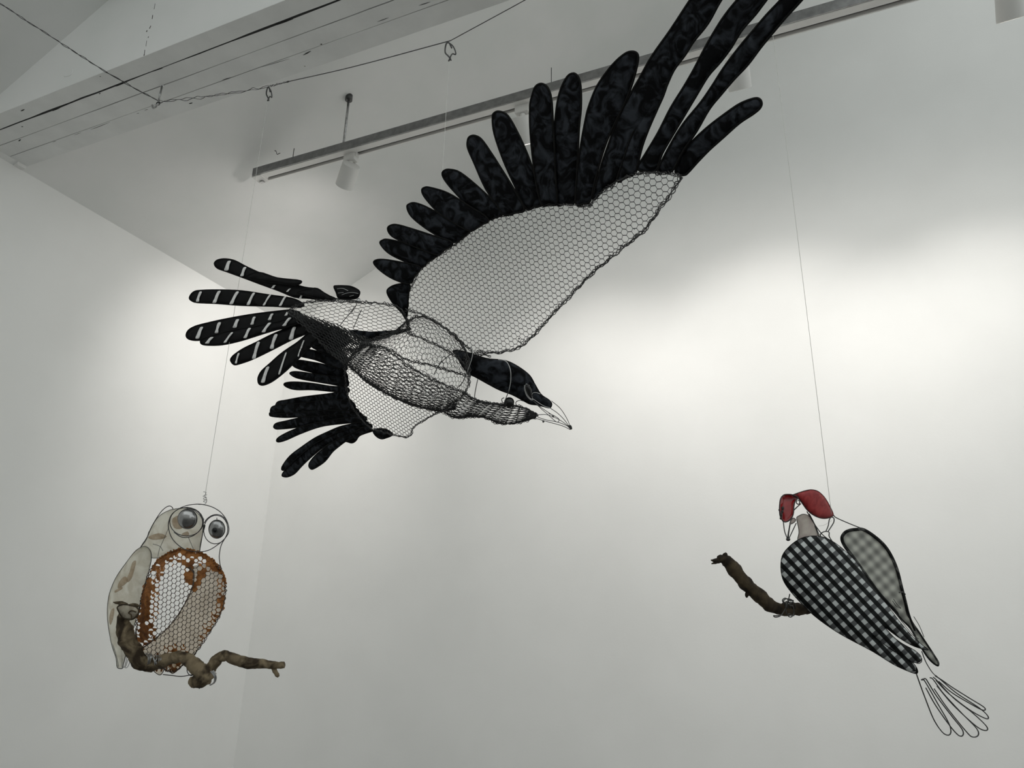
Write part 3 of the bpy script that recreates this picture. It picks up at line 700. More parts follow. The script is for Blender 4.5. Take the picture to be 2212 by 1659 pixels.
netmesh(ed, lambda x, y: wf0 + efx * x + efy * y + WF.n * 0.008 * math.sin(x * 9), 0.0007, 'wing_netting', M['netting'], bird, 1.5, label='finer looking wire netting of the far wing')
mb = MB(); rope(mb, [WF(*p) for p in cr(far_mesh[1:13], 4)], 0.0010, 0.0022, 0.022, 3, per=7, jit=.5); mb.build('wing_frame', M['dark_steel'], bird)

# tail feathers with pale stripes
def zb(x, y): return (400 + x / 3.687, 500 + y / 3.687)
tail = [
 ([(463, 571), (466, 564), (475, 560), (489, 559), (508, 563), (535, 577), (576, 595), (617, 608), (658, 620), (685, 624), (700, 634), (726, 646), (700, 650), (671, 645), (636, 642), (603, 629), (562, 614), (522, 599), (489, 587), (470, 580)],
  [((350, 235), (325, 310), 26), ((475, 285), (450, 355), 22), ((605, 330), (590, 360), 12), ((712, 428), (693, 452), 18), ((835, 455), (812, 480), 14), ((935, 495), (912, 538), 14)]),
 ([(409, 644), (413, 635), (421, 629), (433, 627), (468, 626), (522, 628), (576, 636), (630, 644), (652, 654), (655, 662), (628, 664), (590, 662), (522, 660), (468, 656), (427, 654), (414, 650)],
  [((122, 480), (97, 558), 20), ((270, 475), (230, 568), 24), ((415, 480), (365, 578), 24), ((545, 490), (500, 584), 20), ((675, 505), (625, 588), 16), ((795, 520), (755, 592), 17)]),
 ([(402, 723), (407, 713), (418, 706), (433, 701), (481, 690), (536, 680), (590, 673), (632, 670), (655, 682), (650, 700), (600, 712), (540, 722), (481, 729), (435, 735), (416, 735), (405, 731)],
  [((130, 762), (95, 852), 24), ((272, 725), (248, 808), 24), ((417, 700), (392, 766), 24), ((550, 680), (530, 742), 20), ((692, 655), (670, 705), 20), ((818, 640), (800, 670), 18)]),
 ([(433, 739), (437, 732), (460, 724), (500, 714), (560, 703), (620, 690), (655, 682), (664, 692), (631, 703), (576, 719), (522, 736), (481, 745), (450, 746), (437, 744)],
  [((212, 842), (172, 892), 26), ((372, 805), (315, 885), 18), ((512, 770), (475, 848), 22), ((672, 728), (622, 802), 24), ((832, 688), (785, 752), 24)]),
 ([(498, 779), (501, 771), (510, 763), (527, 752), (552, 740), (590, 721), (630, 705), (655, 697), (676, 700), (680, 712), (660, 722), (631, 734), (590, 755), (549, 775), (522, 785), (506, 788)],
  [((425, 970), (403, 1050), 14), ((582, 882), (545, 1012), 24), ((722, 820), (688, 932), 26), ((868, 762), (840, 860), 26)]),
 ([(557, 821), (559, 811), (567, 799), (584, 784), (609, 762), (644, 738), (674, 714), (690, 722), (688, 732), (675, 746), (645, 775), (617, 802), (590, 823), (570, 832), (560, 830)],
  [((657, 1080), (617, 1202), 24), ((802, 968), (748, 1135), 12), ((945, 868), (922, 932), 10), ((918, 935), (900, 995), 9)])]
for i, (o, st) in enumerate(tail):
    ob, g = feather(o, TL, 0.002 + 0.005 * (i % 2) + (0.004 if i == 3 else 0), r=0.0016, mt='tailfeather', bul=0.0015, label='black tail feather crossed by pale slanting stripes')
    rs = random.Random(i)
    for a, b, wd in st:
        a = np.array(zb(*a)); b = np.array(zb(*b)); hw = wd / 3.687 / 1.6; poly = []
        m1 = a * .67 + b * .33; m2 = a * .33 + b * .67
        for q, k in ((a, .9), (m1, .75), (m2, rs.uniform(.5, 1.0)), (b, 1.0)): poly.append((q[0] + hw * k, q[1]))
        for q, k in ((b, .9), (m2, rs.uniform(.7, 1)), (m1, .9), (a, .6)): poly.append((q[0] - hw * k, q[1]))
        panel(poly, lift(g_pl := TL, 0.0062 + 0.005 * (i % 2) + (0.004 if i == 3 else 0)), 'stripe', M['stripe'], ob, grid=6, n=2, solid=0.0004)
# tangled dark strips over the top tail feather
for o in ([(530, 598), (560, 588), (600, 600), (650, 606), (640, 616), (600, 612), (560, 606)], [(640, 632), (680, 622), (700, 632), (720, 645), (700, 648), (665, 640)]):
    feather(o, TL, 0.014, r=0.0012, mt='tailfeather', bul=0.001)
ob, g = feather([(721, 619), (728, 617), (744, 617), (760, 619), (775, 627), (777, 635), (769, 645), (745, 646), (731, 644), (726, 632)], TL, 0.006, r=0.0014, mt='tailfeather', bul=0.004, label='short glossy black upright feather')
for ln in ([(728, 624), (740, 623), (752, 628)], [(738, 637), (750, 633), (762, 632), (774, 634)], [(730, 633), (742, 632)], [(755, 640), (764, 638)]):
    wire(ln, lift(TL, 0.013), 0.0006, 'crease', M['pale_wire'], ob)
wire([(725, 645), (750, 648), (768, 650), (780, 652)], lift(TL, .004), .0022, 'fin_stem', M['dark_steel'], bird)
mb = MB(); mb.ball(TL(776, 650, .004), .006, 10, 8, (1, .8, 1.2)); mb.build('glue_blob', M['steel'], bird)

# tail netting: pale single layer above, dense folded trough below
def pxnet(poly, wx, wy, ang, fn, r, name, label=None, tw=1.5, jit=.07, mt='netting'):
    ed, ce = hexnet(polyregion(crc(poly, 3)), wx, wy, math.radians(ang), jit)
    return netmesh(ed, fn, r, name, M[mt], bird, tw, label=label), ce
tc = [(626, 670), (655, 655), (700, 649), (760, 652), (830, 656), (868, 668), (886, 712), (850, 716), (790, 716), (745, 712), (705, 700), (665, 688)]
pxnet(tc, 10.2, 7.6, 8, lambda x, y: BD(x, y, 0.03 * math.sin((y - 640) / 80 * 3)), 0.0006, 'tail_netting', 'open wire netting above the tail root', 1.5)
tr = [(624, 671), (650, 678), (690, 690), (730, 705), (770, 722), (800, 735), (775, 752), (760, 775), (748, 786), (722, 768), (697, 742), (660, 702)]
for k in range(3):
    pxnet(tr, 13 - 2 * k, 4.2 + .6 * k, 38 + 5 * k, (lambda kk: (lambda x, y: BD(x, y, -0.02 + 0.02 * kk + 0.01 * math.sin(x * .05))))(k), 0.0010, 'tail_trough', 'dense folded wire netting under the tail' if k == 0 else None, 1.7)
mb = MB()
for ln, hh in ((tc[:7], 0.004), ([(886, 712), (850, 716), (812, 730), (775, 752), (756, 775), (748, 786)], .004), ([(625, 671), (660, 703), (697, 743), (722, 768), (748, 788)], .002), ([(626, 671), (665, 690), (720, 706), (780, 728), (800, 737)], .004), ([(868, 668), (880, 690), (886, 713)], .004)):
    rope(mb, [BD(x, y, hh) for x, y in cr(ln, 4)], 0.0011, 0.0026, 0.024, 3, per=7, jit=.6)
mb.build('tail_binding', M['dark_steel'], bird)
panel([(757, 713), (800, 716), (850, 713), (889, 709), (866, 720), (835, 727), (806, 736), (785, 741), (768, 730)], lift(BD, -0.03), 'underside_patch', M['feather'], bird, grid=9, label='dark paper wedge under the tail netting', solid=.0008)
panel([(640, 678), (672, 690), (712, 708), (755, 726), (752, 745), (728, 752), (700, 738), (665, 704)], lift(BD, -0.045), 'underside_patch', M['feather'], bird, grid=9, solid=.0008)
wire([(771, 654), (768, 662), (758, 675), (746, 688), (733, 705)], lift(BD, .02), .001, 'stay_wire', M['dark_steel'], bird)
wire([(781, 669), (774, 684), (763, 710)], lift(BD, .02), .001, 'stay_wire', M['dark_steel'], bird)
wire([(752, 668), (757, 673), (762, 668), (765, 662), (760, 676), (755, 670)], lift(BD, .022), .0007, 'tie_knot', M['steel'], bird)

# body: a tube of netting, front and back halves
ST = [((792, 738), (748, 786)), ((845, 722), (770, 804)), ((886, 690), (800, 829)), ((915, 684), (842, 853)), ((950, 700), (882, 871)), ((985, 728), (922, 883)), ((1008, 762), (955, 888)), ((1016, 812), (985, 882))]
SU = cr([s[0] for s in ST], 8); SL = cr([s[1] for s in ST], 8)
def tubefn(SU, SL, fat, front):
    n = len(SU) - 1
    def f(s, ph):
        s = min(max(s, 0), 1) * n; i = min(int(s), n - 1); t = s - i
        a = SU[i] * (1 - t) + SU[i + 1] * t; b = SL[i] * (1 - t) + SL[i + 1] * t
        v = (1 - math.cos(ph)) / 2; q = a * (1 - v) + b * v
        R = np.linalg.norm(a - b) / 2 * 1.88 / F * fat
        return BD(q[0], q[1], R * math.sin(ph) * (1 if front else -1)), q
    return f
Lp = 300.0; Cp = 170.0           # chart size in pixels-like units
def bodynet(front, cond, wx, wy, ang, r, name, label=None, SU=SU, SL=SL, Lp=Lp, Cp=Cp, fat=0.75, tw=1.4):
    f = tubefn(SU, SL, fat, front)
    def ins(x, y):
        if not (0 <= x <= Lp and 0 <= y <= Cp): return False
        if cond is None: return True
        _, q = f(x / Lp, y / Cp * math.pi); return cond(q[0], q[1])
    ed, _ = hexnet((np.array([0, 0]), np.array([Lp, Cp]), ins), wx, wy, math.radians(ang), .07)
    return netmesh(ed, lambda x, y: f(x / Lp, y / Cp * math.pi)[0], r, name, M['netting'], bird, tw, label=label)
R1 = [(790, 736), (852, 758), (890, 785), (936, 812), (993, 836), (1016, 846)]
R2 = [(800, 737), (852, 752), (890, 775), (936, 784), (977, 797), (1016, 808)]
def yat(c, x):
    return float(np.interp(x, [p[0] for p in c], [p[1] for p in c]))
bodynet(False, None, 9.0, 8.4, 4, .00055, 'body_netting', 'wire netting along the back of the body')
bodynet(True, lambda x, y: y > yat(R1, x), 18, 5.6, -7, .0009, 'belly_netting', 'dense wire netting of the belly')
bodynet(True, lambda x, y: y < yat(R2, x), 9.2, 8.4, 10, .00055, 'shoulder_netting', 'overlapping wire netting at the shoulder')
bodynet(True, lambda x, y: y > yat(R1, x) and x < 985, 19, 6.0, 5, .0008, 'belly_netting', None, fat=0.45)
mb = MB()
for ln, hh in ((R1, .045), (R2, .045), ([tuple(p) for p in SU], .003), ([tuple(p) for p in SL], .003), ([(886, 690), (882, 705), (888, 716), (884, 722)], .01),
               ([(1008, 762), (1014, 795), (1018, 815), (1016, 832), (1006, 848), (985, 868), (958, 888)], .03), ([(884, 716), (930, 735), (965, 752), (1000, 775), (1012, 795)], .03), ([(878, 668), (912, 678), (947, 697), (985, 725), (1010, 748), (1030, 763), (1062, 768)], .012)):
    rope(mb, [BD(x, y, hh) for x, y in cr(ln, 3)], 0.0011, 0.0025, 0.022, 3, per=7, jit=.6)
mb.build('body_binding', M['dark_steel'], bird, label='twisted wire seams of the body')
# neck trough
NU = cr([(1000, 846), (1025, 861), (1052, 869), (1080, 872), (1107, 875), (1135, 881), (1161, 896)], 6)
NL = cr([(958, 890), (985, 903), (1018, 900), (1050, 903), (1080, 915), (1120, 913), (1158, 902)], 6)
for fr, an in ((True, 6), (False, -8), (True, -12)):
    bodynet(fr, None, 17.0, 5.6, an, .0008, 'neck_netting', 'wire netting of the throat' if an == 6 else None, NU, NL, 210.0, 62.0, 0.7 if an != -12 else .3)
mb = MB()
for c in (NU, NL): rope(mb, [BD(x, y, .002) for x, y in c], .001, .0022, .02, 3, per=7, jit=.7)
mb.build('neck_binding', M['dark_steel'], bird)
# black hood
HD = lift(BD, -0.02)
hood = [(979, 757), (1006, 760), (1050, 774), (1080, 777), (1101, 782), (1126, 796), (1145, 812), (1156, 831), (1169, 852), (1186, 864), (1192, 873), (1188, 881), (1177, 879), (1161, 875), (1145, 873), (1131, 866), (1107, 853), (1080, 843), (1053, 829), (1026, 814), (1012, 807), (998, 790), (987, 771)]
ob, o = panel(hood, HD, 'hood', M['feather'], bird, bulge=0.02, grid=8, n=4, label='mottled black paper head and neck', solid=.0008)
rim(o, HD, .0015, 'hood_rim', M['rimwire'], ob)
HF = lift(BD, 0.012)
mb = MB(); mb.ball(BD(1101, 868, .01), .0135, 20, 14); mb.build('eye', M['black'], bird, label='round black bead eye')
panel([(1137, 829), (1143, 832), (1148, 841), (1149, 851), (1152, 860), (1144, 857), (1138, 847), (1135, 838)], HF, 'eye', M['black'], bird, bulge=.004, grid=4, label='almond shaped black eye in wire rim', solid=.001)
for ln in ([(1137, 829), (1134, 837), (1138, 851), (1146, 861), (1152, 862)], [(1133, 832), (1133, 842), (1138, 855), (1147, 864), (1152, 863)], [(1137, 829), (1144, 833)], [(1151, 862), (1149, 855), (1151, 849), (1158, 848), (1167, 851)], [(1152, 862), (1162, 869), (1175, 877), (1188, 881)]):
    wire(ln, HF, .0008, 'eye_wire', M['pale_wire'], bird)
beak = [[(1191, 866), (1210, 882), (1225, 905), (1233, 925)], [(1188, 881), (1205, 893), (1220, 908), (1232, 925)], [(1152, 866), (1170, 881), (1192, 896), (1194, 900)], [(1150, 864), (1168, 882), (1183, 895), (1200, 910), (1206, 911), (1207, 905), (1197, 898), (1185, 893)],
        [(1160, 896), (1182, 896), (1205, 905), (1222, 916), (1232, 926)], [(1161, 901), (1180, 907), (1205, 912), (1225, 920), (1233, 928)], [(1158, 904), (1172, 908), (1190, 913), (1215, 920), (1232, 928)],
        [(1114, 872), (1116, 867), (1124, 865), (1132, 867)], [(1116, 876), (1114, 870), (1118, 866)]]
for ln in beak: wire(ln, lift(BD, .004), .0009, 'beak_wire', M['dark_steel'], bird)
mb = MB(); mb.tube(cr([BD(x, y, .004) for x, y in [(1226, 918), (1231, 924), (1235, 926), (1233, 919), (1229, 920), (1234, 925)]], 4), .0016, 6)
mb.ball(BD(1195, 899, .004), .003, 8, 6); mb.ball(BD(1174, 910, .004), .003, 8, 6); mb.ball(BD(1161, 897, .004), .0032, 8, 6); mb.build('beak_knot', M['dark_steel'], bird)
for ln, mt in (([(1018, 748), (1021, 760), (1019, 775), (1013, 793), (1007, 808)], 'pale_wire'), ([(1007, 808), (1000, 825), (988, 838)], 'dark_steel'), ([(1010, 745), (990, 758), (970, 768), (952, 784), (943, 798), (938, 808)], 'dark_steel'),
               ([(1076, 777), (1090, 779), (1098, 787), (1103, 803), (1103, 825), (1099, 845)], 'pale_wire'), ([(1099, 845), (1093, 860), (1089, 870), (1085, 868), (1084, 862), (1089, 859)], 'dark_steel'), ([(1032, 819), (1028, 838), (1025, 858), (1025, 878)], 'dark_steel')):
    wire(ln, lift(BD, .03), .0011, 'hoop_wire', M[mt], bird)
# ================================================================ owl
s = DO / F                                           # metres per pixel at the owl
OB = Plane((430, 1090, DO), (490, 1250, DO - 0.02), (250, 1300, DO + 0.035))
owl = thing('owl_sculpture', 'wire owl with cream paper head and rust brown netting breast on a crooked branch', 'sculpture', OB(360, 1440))
def ob_lift(h): return lift(OB, h)
# head paper, neck
head = [(303, 1184), (318, 1160), (330, 1134), (344, 1115), (362, 1104), (380, 1099), (406, 1098), (424, 1106), (436, 1120), (440, 1138), (436, 1160), (432, 1180), (430, 1191), (406, 1190), (376, 1194), (352, 1203), (328, 1205), (325, 1193), (316, 1185)]
HP = ob_lift(-0.035)
ob, o = panel(head, HP, 'head_panel', M['paper'], owl, bulge=0.02, grid=9, n=4, label='translucent cream paper head')
rim(o, HP, .0010, 'panel_rim', M['dark_steel'], ob)
for poly in ([(373, 1120), (395, 1112), (402, 1128), (392, 1142), (376, 1140)], [(393, 1153), (405, 1148), (408, 1156), (396, 1158)], [(320, 1160), (342, 1152), (360, 1158), (352, 1164), (330, 1166)]):
    panel(poly, ob_lift(-0.035 + .022), 'brown_patch', M['brown_wash'], ob, grid=7, n=3, solid=.0003)
for ln in ([(365, 1138), (356, 1160), (345, 1185), (341, 1202)], [(407, 1161), (413, 1175), (419, 1190)], [(330, 1175), (345, 1180), (352, 1190)]):
    wire(ln, ob_lift(-.01), .0006, 'fold_wire', M['dark_steel'], owl)
# left wing
wingp = [(319, 1183), (326, 1194), (326, 1213), (319, 1240), (311, 1268), (303, 1302), (296, 1330), (288, 1358), (280, 1385), (272, 1412), (267, 1432), (265, 1443), (258, 1444), (253, 1440), (251, 1422), (245, 1404), (240, 1386), (234, 1351), (232, 1321), (235, 1289), (243, 1264), (254, 1242), (273, 1215), (292, 1191), (308, 1181)]
WP = ob_lift(-0.02)
ob, o = panel(wingp, WP, 'wing_panel', M['paper'], owl, bulge=0.022, grid=9, n=4, label='translucent cream paper wing with brown marks')
rim(o, WP, .0012, 'panel_rim', M['dark_steel'], ob)
for poly in ([(286, 1215), (294, 1212), (290, 1232), (284, 1250), (276, 1258), (274, 1250), (280, 1235)], [(258, 1256), (270, 1245), (276, 1256), (262, 1268), (254, 1270)], [(248, 1276), (262, 1268), (264, 1272), (250, 1280)], [(240, 1318), (247, 1315), (244, 1338), (238, 1350), (236, 1335)]):
    panel(poly, ob_lift(0.004), 'brown_patch', M['brown_wash'], ob, grid=7, n=3, solid=.0003)
for ln in ([(243, 1390), (252, 1420), (256, 1440)], [(258, 1385), (263, 1415), (264, 1442)], [(274, 1385), (272, 1415), (266, 1438), (264, 1442), (270, 1438), (276, 1410), (280, 1390)], [(284, 1385), (280, 1412), (273, 1436), (270, 1442), (276, 1440), (284, 1420)]):
    wire(ln, ob_lift(-.012), .0009, 'wing_wire', M['steel'], owl)
# breast netting over a rounded front
brc = np.array([395.0, 1322.0])
def breast(x, y, h=0.0):
    dx = (x - 398) / 98.0; dy = (y - 1322) / 140.0; r2 = min(1.0, dx * dx + dy * dy)
    return OB(x, y, 0.075 * math.sqrt(1 - r2 * .98) + h)
bout = [(363, 1195), (376, 1190), (390, 1187), (414, 1189), (436, 1195), (455, 1207), (471, 1223), (482, 1240), (487, 1262), (486, 1289), (481, 1313), (469, 1340), (452, 1367), (439, 1386), (424, 1408), (412, 1424), (396, 1436), (380, 1448), (365, 1450), (352, 1444), (335, 1440), (318, 1425), (306, 1410), (297, 1395), (294, 1372), (296, 1343), (302, 1313), (307, 1286), (314, 1262), (322, 1240), (330, 1224), (344, 1207)]
bo = crc(bout, 3); reg = polyregion(bo)
# undo the push towards the viewer so the outline stays where it is sighted
def bre(x, y, h=0.0):
    p = breast(x, y, h); q = proj(p); r = ray(x, y); return CAM + r * q[2]
ed, ce = hexnet(reg, 9.0, 10.4, math.radians(-57), 0.08)
netmesh(ed, bre, .0007, 'breast_netting', M['owlnet'], owl, 1.7, label='brown stained netting breast')
# painted cells
def rustp(x, y):
    t = 0.0
    e = edist(bo, x, y)
    if y < 1235: t = max(t, 1.0 - e / 32.0)
    if x < 345 and y > 1250: t = max(t, 1.05 - abs(x - (316 - (y - 1300) * 0.10)) / 31.0 - max(0, y - 1385) / 25)
    if x > 430 and y > 1250: t = max(t, .85 - e / 26.0)
    if y > 1395: t = max(t, 0.55 - abs(x - 372) / 90)
    if abs(x - 404 - (y - 1200) * .1) < 10 and y < 1262: t = max(t, .75)
    if abs(x - 440 + (y - 1230) * .5) < 7 and 1215 < y < 1275: t = max(t, .8)
    if abs(x - 350 + (y - 1230) * .45) < 5 and 1205 < y < 1300: t = max(t, .45)
    return t
rr = random.Random(5); mb = MB(); rs = random.Random(8)
for c in ce:
    cx = sum(p[0] for p in c) / 6; cy = sum(p[1] for p in c) / 6
    if not reg[2](cx, cy): continue
    t = rustp(cx, cy)
    if t <= 0.15: continue
    if rs.random() < t * 1.1:
        k = 0.5 + 0.5 * min(1, t + rs.uniform(-.2, .3))
        # streaks run down the netting, part of each cell
        pts = [(cx + (p[0] - cx) * min(1.05, k * (1.0 if (i in (1, 2, 4, 5)) else .8)), cy + (p[1] - cy) * 1.04) for i, p in enumerate(c)]
        side = rs.choice((0, 1, 2)) if t < .75 else 0
        if side == 1: pts = [pts[0], pts[1], ((pts[1][0] + cx) / 2, (pts[1][1] + cy) / 2), (cx, cy), pts[5]]
        if side == 2: pts = [pts[1], pts[2], pts[3], pts[4], (cx, cy)]
        vs = [bre(p[0], p[1], 0.0006) for p in pts] + [bre(p[0], p[1], -0.0006) for p in pts]; n = len(pts)
        mb.add(vs, [tuple(range(n)), tuple(range(2 * n - 1, n - 1, -1))] + [(i, i + n, (i + 1) % n + n, (i + 1) % n) for i in range(n)])
for p, q, tw in ed:
    if rustp((p[0] + q[0]) / 2, (p[1] + q[1]) / 2) > rs.uniform(.1, .5): mb.seg(bre(*p, .0004), bre(*q, .0004), .0015)
mb.build('rust_patches', M['rust'], owl, kind='stuff', smooth=False, label='rust brown paint filling netting cells')
seam = [(401, 1226), (412, 1228), (419, 1240), (417, 1262), (411, 1280), (404, 1295), (388, 1323), (364, 1354), (337, 1378), (306, 1402)]
film = seam + [(318, 1424), (335, 1438), (352, 1442), (378, 1444), (396, 1434), (412, 1422), (424, 1406), (439, 1384), (452, 1365), (468, 1339), (480, 1312), (484, 1289), (485, 1262), (480, 1241), (468, 1226), (450, 1218), (430, 1232), (420, 1250), (421, 1236)]
class _L:
    def __init__(s, h): s.h = h; s.n = OB.n
    def __call__(s, x, y, h=0.0): return bre(x, y, s.h + h)
panel(seam + film[len(seam):-3] , _L(-0.008), 'breast_film', M['amber'], owl, grid=9, n=2, label='beige film behind the right half of the breast', solid=.0005)
mb = MB()
rope(mb, [bre(x, y, .001) for x, y in crc(bout, 3)], .0011, .0018, .02, 2, closed=True, per=7, jit=.5)
rope(mb, [bre(x, y, .002) for x, y in cr(seam, 4)], .0010, .0012, .03, 2, per=7, jit=.4)
mb.build('breast_binding', M['owlnet'], owl)
mb = MB()
rope(mb, [bre(x, y, .0025) for x, y in cr(bout[:9], 4)], .0014, .0024, .02, 3, per=7, jit=.5); rope(mb, [bre(x, y, .0025) for x, y in cr([(363, 1195), (344, 1207), (332, 1222)], 4)], .0010, .0018, .02, 3, per=7)
mb.build('rust_edging', M['rust'], owl, label='rust coloured upper edge of the breast')
# bottom fringe feathers
for o in ([(330, 1432), (345, 1430), (362, 1428), (356, 1444), (348, 1457), (340, 1456), (330, 1446)], [(365, 1432), (392, 1428), (392, 1440), (382, 1449), (373, 1455), (368, 1450)], [(312, 1432), (330, 1434), (332, 1446), (326, 1452), (318, 1446)]):
    g = ob_lift(0.0); ob, oo = panel(o, g, 'tail_tip', M['amber'], owl, grid=7, n=4, solid=.0005); rim(oo, g, .0010, 'tip_rim', M['dark_steel'], ob)
mb = MB()
for k in range(5):
    x = 335 + k * 10; mb.tube(cr([ob_lift(.004)(x, 1432), ob_lift(.006)(x + 5, 1440), ob_lift(.004)(x + 3, 1450)], 4), .0022, 5)
mb.build('rust_fringe', M['rust'], owl, kind='stuff')
# wires of the face
def ell(cx, cy, rx, ry, n=24, rot=0.0): return [(cx + rx * math.cos(t) * math.cos(rot) - ry * math.sin(t) * math.sin(rot), cy + rx * math.cos(t) * math.sin(rot) + ry * math.sin(t) * math.cos(rot)) for t in np.linspace(0, 2 * math.pi, n + 1)[:-1]]
FR = ob_lift(0.03)
mb = MB()
def wt(px, g, r, closed=False): mb.tube([g(x, y) for x, y in (px if closed else cr(px, 6))], r, 6, closed=closed)
wt(crc([(429, 1089), (408, 1091), (388, 1098), (372, 1110), (365, 1125), (364, 1140), (369, 1158), (379, 1172), (394, 1184), (410, 1190), (433, 1192), (452, 1188), (470, 1177), (484, 1165), (493, 1152), (494, 1138), (488, 1121), (476, 1106), (460, 1096), (444, 1091)], 4), FR, .0011, True)
mb.build('face_ring', M['dark_steel'], owl)
for e in (ell(403, 1127, 36.5, 31), ell(466, 1144, 26, 31, rot=.12)):
    mb = MB(); wt(e, FR, .0011, True); mb.build('eye_ring', M['dark_steel'], owl)
for e in ([(376, 1150), (392, 1160), (410, 1160), (425, 1152), (436, 1138), (437, 1122), (430, 1108), (417, 1100), (400, 1097)], [(441, 1130), (447, 1121), (459, 1113), (473, 1112), (485, 1119), (492, 1132)], [(493, 1153), (479, 1175), (474, 1197), (475, 1217), (479, 1230)], [(319, 1158), (325, 1143), (333, 1128), (346, 1108), (357, 1097), (366, 1093), (372, 1096), (374, 1100)],
          [(303, 1183), (316, 1165), (322, 1148)], [(439, 1137), (443, 1135), (439, 1150)], [(352, 1457), (370, 1459), (392, 1461), (417, 1457)], [(404, 1444), (405, 1452), (411, 1459), (420, 1457), (425, 1450)], [(440, 1120), (438, 1150), (433, 1180), (431, 1192)]):
    wire(e, ob_lift(.02), .0011, 'frame_wire', M['dark_steel'], owl)
AXV = np.array([RT, -FW, UP])
for (cx, cy, rx, ry, lb) in ((405, 1121, 20, 20.5, 'large round gunmetal eye'), (468.5, 1143, 16.5, 19, 'gunmetal eye with a dark ring and hole')):
    c = FR(cx, cy); mb = MB(); mb.ball(c, rx * s, 26, 18, (1, .6, ry / rx), AXV); e = mb.build('eye', M['eye_metal'], owl, label=lb)
    mb = MB(); mb.tube([c + RT * math.cos(t) * rx * s * 1.0 + UP * math.sin(t) * ry * s for t in np.linspace(0, 6.283, 33)[:-1]], .0016, 6, closed=True); mb.build('eye_rim', M['dark_steel'], e)
    mb = MB(); mb.tube([c + UP * ry * s, c + UP * (ry + 5) * s], .0009, 5); mb.build('eye_pin', M['dark_steel'], e)
    if cx > 450:
        f = c - FW * rx * s * .6
        mb = MB(); mb.tube([f + RT * math.cos(t) * 5.5 * s + UP * (math.sin(t) * 5.5 - 1) * s for t in np.linspace(0, 6.283, 21)[:-1]], .0014, 6, closed=True); mb.build('eye_hole_ring', M['dark_steel'], e)
        mb = MB(); mb.ball(f - FW * .0005 - UP * 1 * s, 4 * s, 14, 8, (1, .25, 1), AXV); mb.build('eye_hole', M['black'], e)
mb = MB()
an = np.linspace(0, 3 * 2 * math.pi, 40)
mb.tube([owl_top + UP * (.004 - .020 * k / 40) + RT * math.cos(t) * .0045 * (1 - .3 * k / 40) + FW * math.sin(t) * .004 for k, t in enumerate(an)], .0008, 5)
mb.tube(cr([owl_top + UP * .012 - RT * .004, owl_top + UP * .010 + RT * .003, owl_top + UP * .005 + RT * .001, owl_top, owl_top - UP * .010 + RT * .005, owl_top - UP * .02, FR(429, 1090)], 5), .0008, 5)
mb.build('hanging_eyelet', M['steel'], owl)
# feet
rs = random.Random(4)
FB = ob_lift(0.075)
for cx, cy, rr_ in ((322, 1428, 15), (338, 1430, 13), (453, 1450, 14)):
    for k in range(4 if cx < 400 else 3):
        x0 = cx + rs.uniform(-8, 8); tl = rs.uniform(-.4, .4); mb = MB(); pts = []
        for t in np.linspace(-0.6, 4.4, 12):
            u = rr_ * math.cos(t) * .35; v = rr_ * math.sin(t) * 1.15
            pts.append(ob_lift(0.05 + 0.022 * math.cos(t) )(x0 + u * math.cos(tl) - v * math.sin(tl), cy + u * math.sin(tl) - v * math.cos(tl)))
        mb.tube(cr(pts, 3), .0013, 6); mb.build('toe', M['steel'], owl)

def branch_mesh(name, label, runs, pl, mt, frag=None):
    t = thing(name, label, 'branch', pl(runs[0][len(runs[0]) // 2][0], runs[0][len(runs[0]) // 2][1]))
    for j, run in enumerate(runs):
        st = cr([(x, y, r, z) for x, y, r, z in run], 6); rs = random.Random(j + 3)
        pts = []; rr = []
        for i, (x, y, r, z) in enumerate(st):
            pts.append(lift(pl, z)(x, y)); rr.append(r * s_b * (1 + rs.uniform(-.05, .05) + .06 * math.sin(i * .9 + j)))
        mb = MB(); mb.tube(pts, rr, 14)
        # uneven bark relief
        v = np.array(mb.v); 
        for i in range(len(pts)):
            for k in range(14):
                q = v[i * 14 + k]; c = np.array(pts[i]); d = q - c; f = 1 + .09 * math.sin(k * 1.7 + i * .45) * math.sin(i * .33 + k) + rs.uniform(-.03, .03)
                v[i * 14 + k] = c + d * f
        mb.v = [tuple(q) for q in v]
        mb.build('stem' if j == 0 else 'side_branch', mt, t)
    return t
s_b = s
runs = [[(275, 1312, 19, .060), (274, 1322, 15, .065), (266, 1342, 13, .07), (271, 1366, 17, .07), (277, 1386, 17, .07), (289, 1405, 15.5, .07), (303, 1430, 15, .065), (325, 1436, 13.5, .055), (345, 1430, 13, .055), (368, 1423, 12, .06), (392, 1419, 11, .07), (408, 1427, 13, .08), (422, 1439, 15, .09), (438, 1452, 16, .095), (450, 1464, 15.5, .10), (454, 1470, 12, .10)],
        [(446, 1458, 8, .09), (452, 1449, 10, .085), (462, 1433, 11.5, .08), (474, 1420, 10.5, .075), (489, 1417, 9.5, .075), (512, 1426, 10.5, .075), (539, 1433, 10.5, .075), (565, 1434, 9, .07), (590, 1437, 8, .07), (603, 1437, 6.5, .07), (613, 1436, 7, .07)],
        [(448, 1464, 12, .092), (434, 1470, 14, .092), (421, 1472, 13, .09), (411, 1470, 8, .09)],
        [(588, 1440, 4, .07), (594, 1450, 4.5, .07), (599, 1458, 4.2, .07), (602, 1462, 2.5, .07)],
        [(270, 1310, 8, .066), (259, 1303, 4.5, .066), (250, 1302, 2.5, .066), (245, 1301, 1, .066)],
        [(282, 1312, 8, .06), (292, 1308, 5, .06), (299, 1309, 2.5, .06)], [(288, 1320, 7, .06), (297, 1324, 4, .06)]]
ow = branch_mesh('branch', 'crooked brown forked branch under the owl, cut ends left and right', runs, OB, M['bark'])
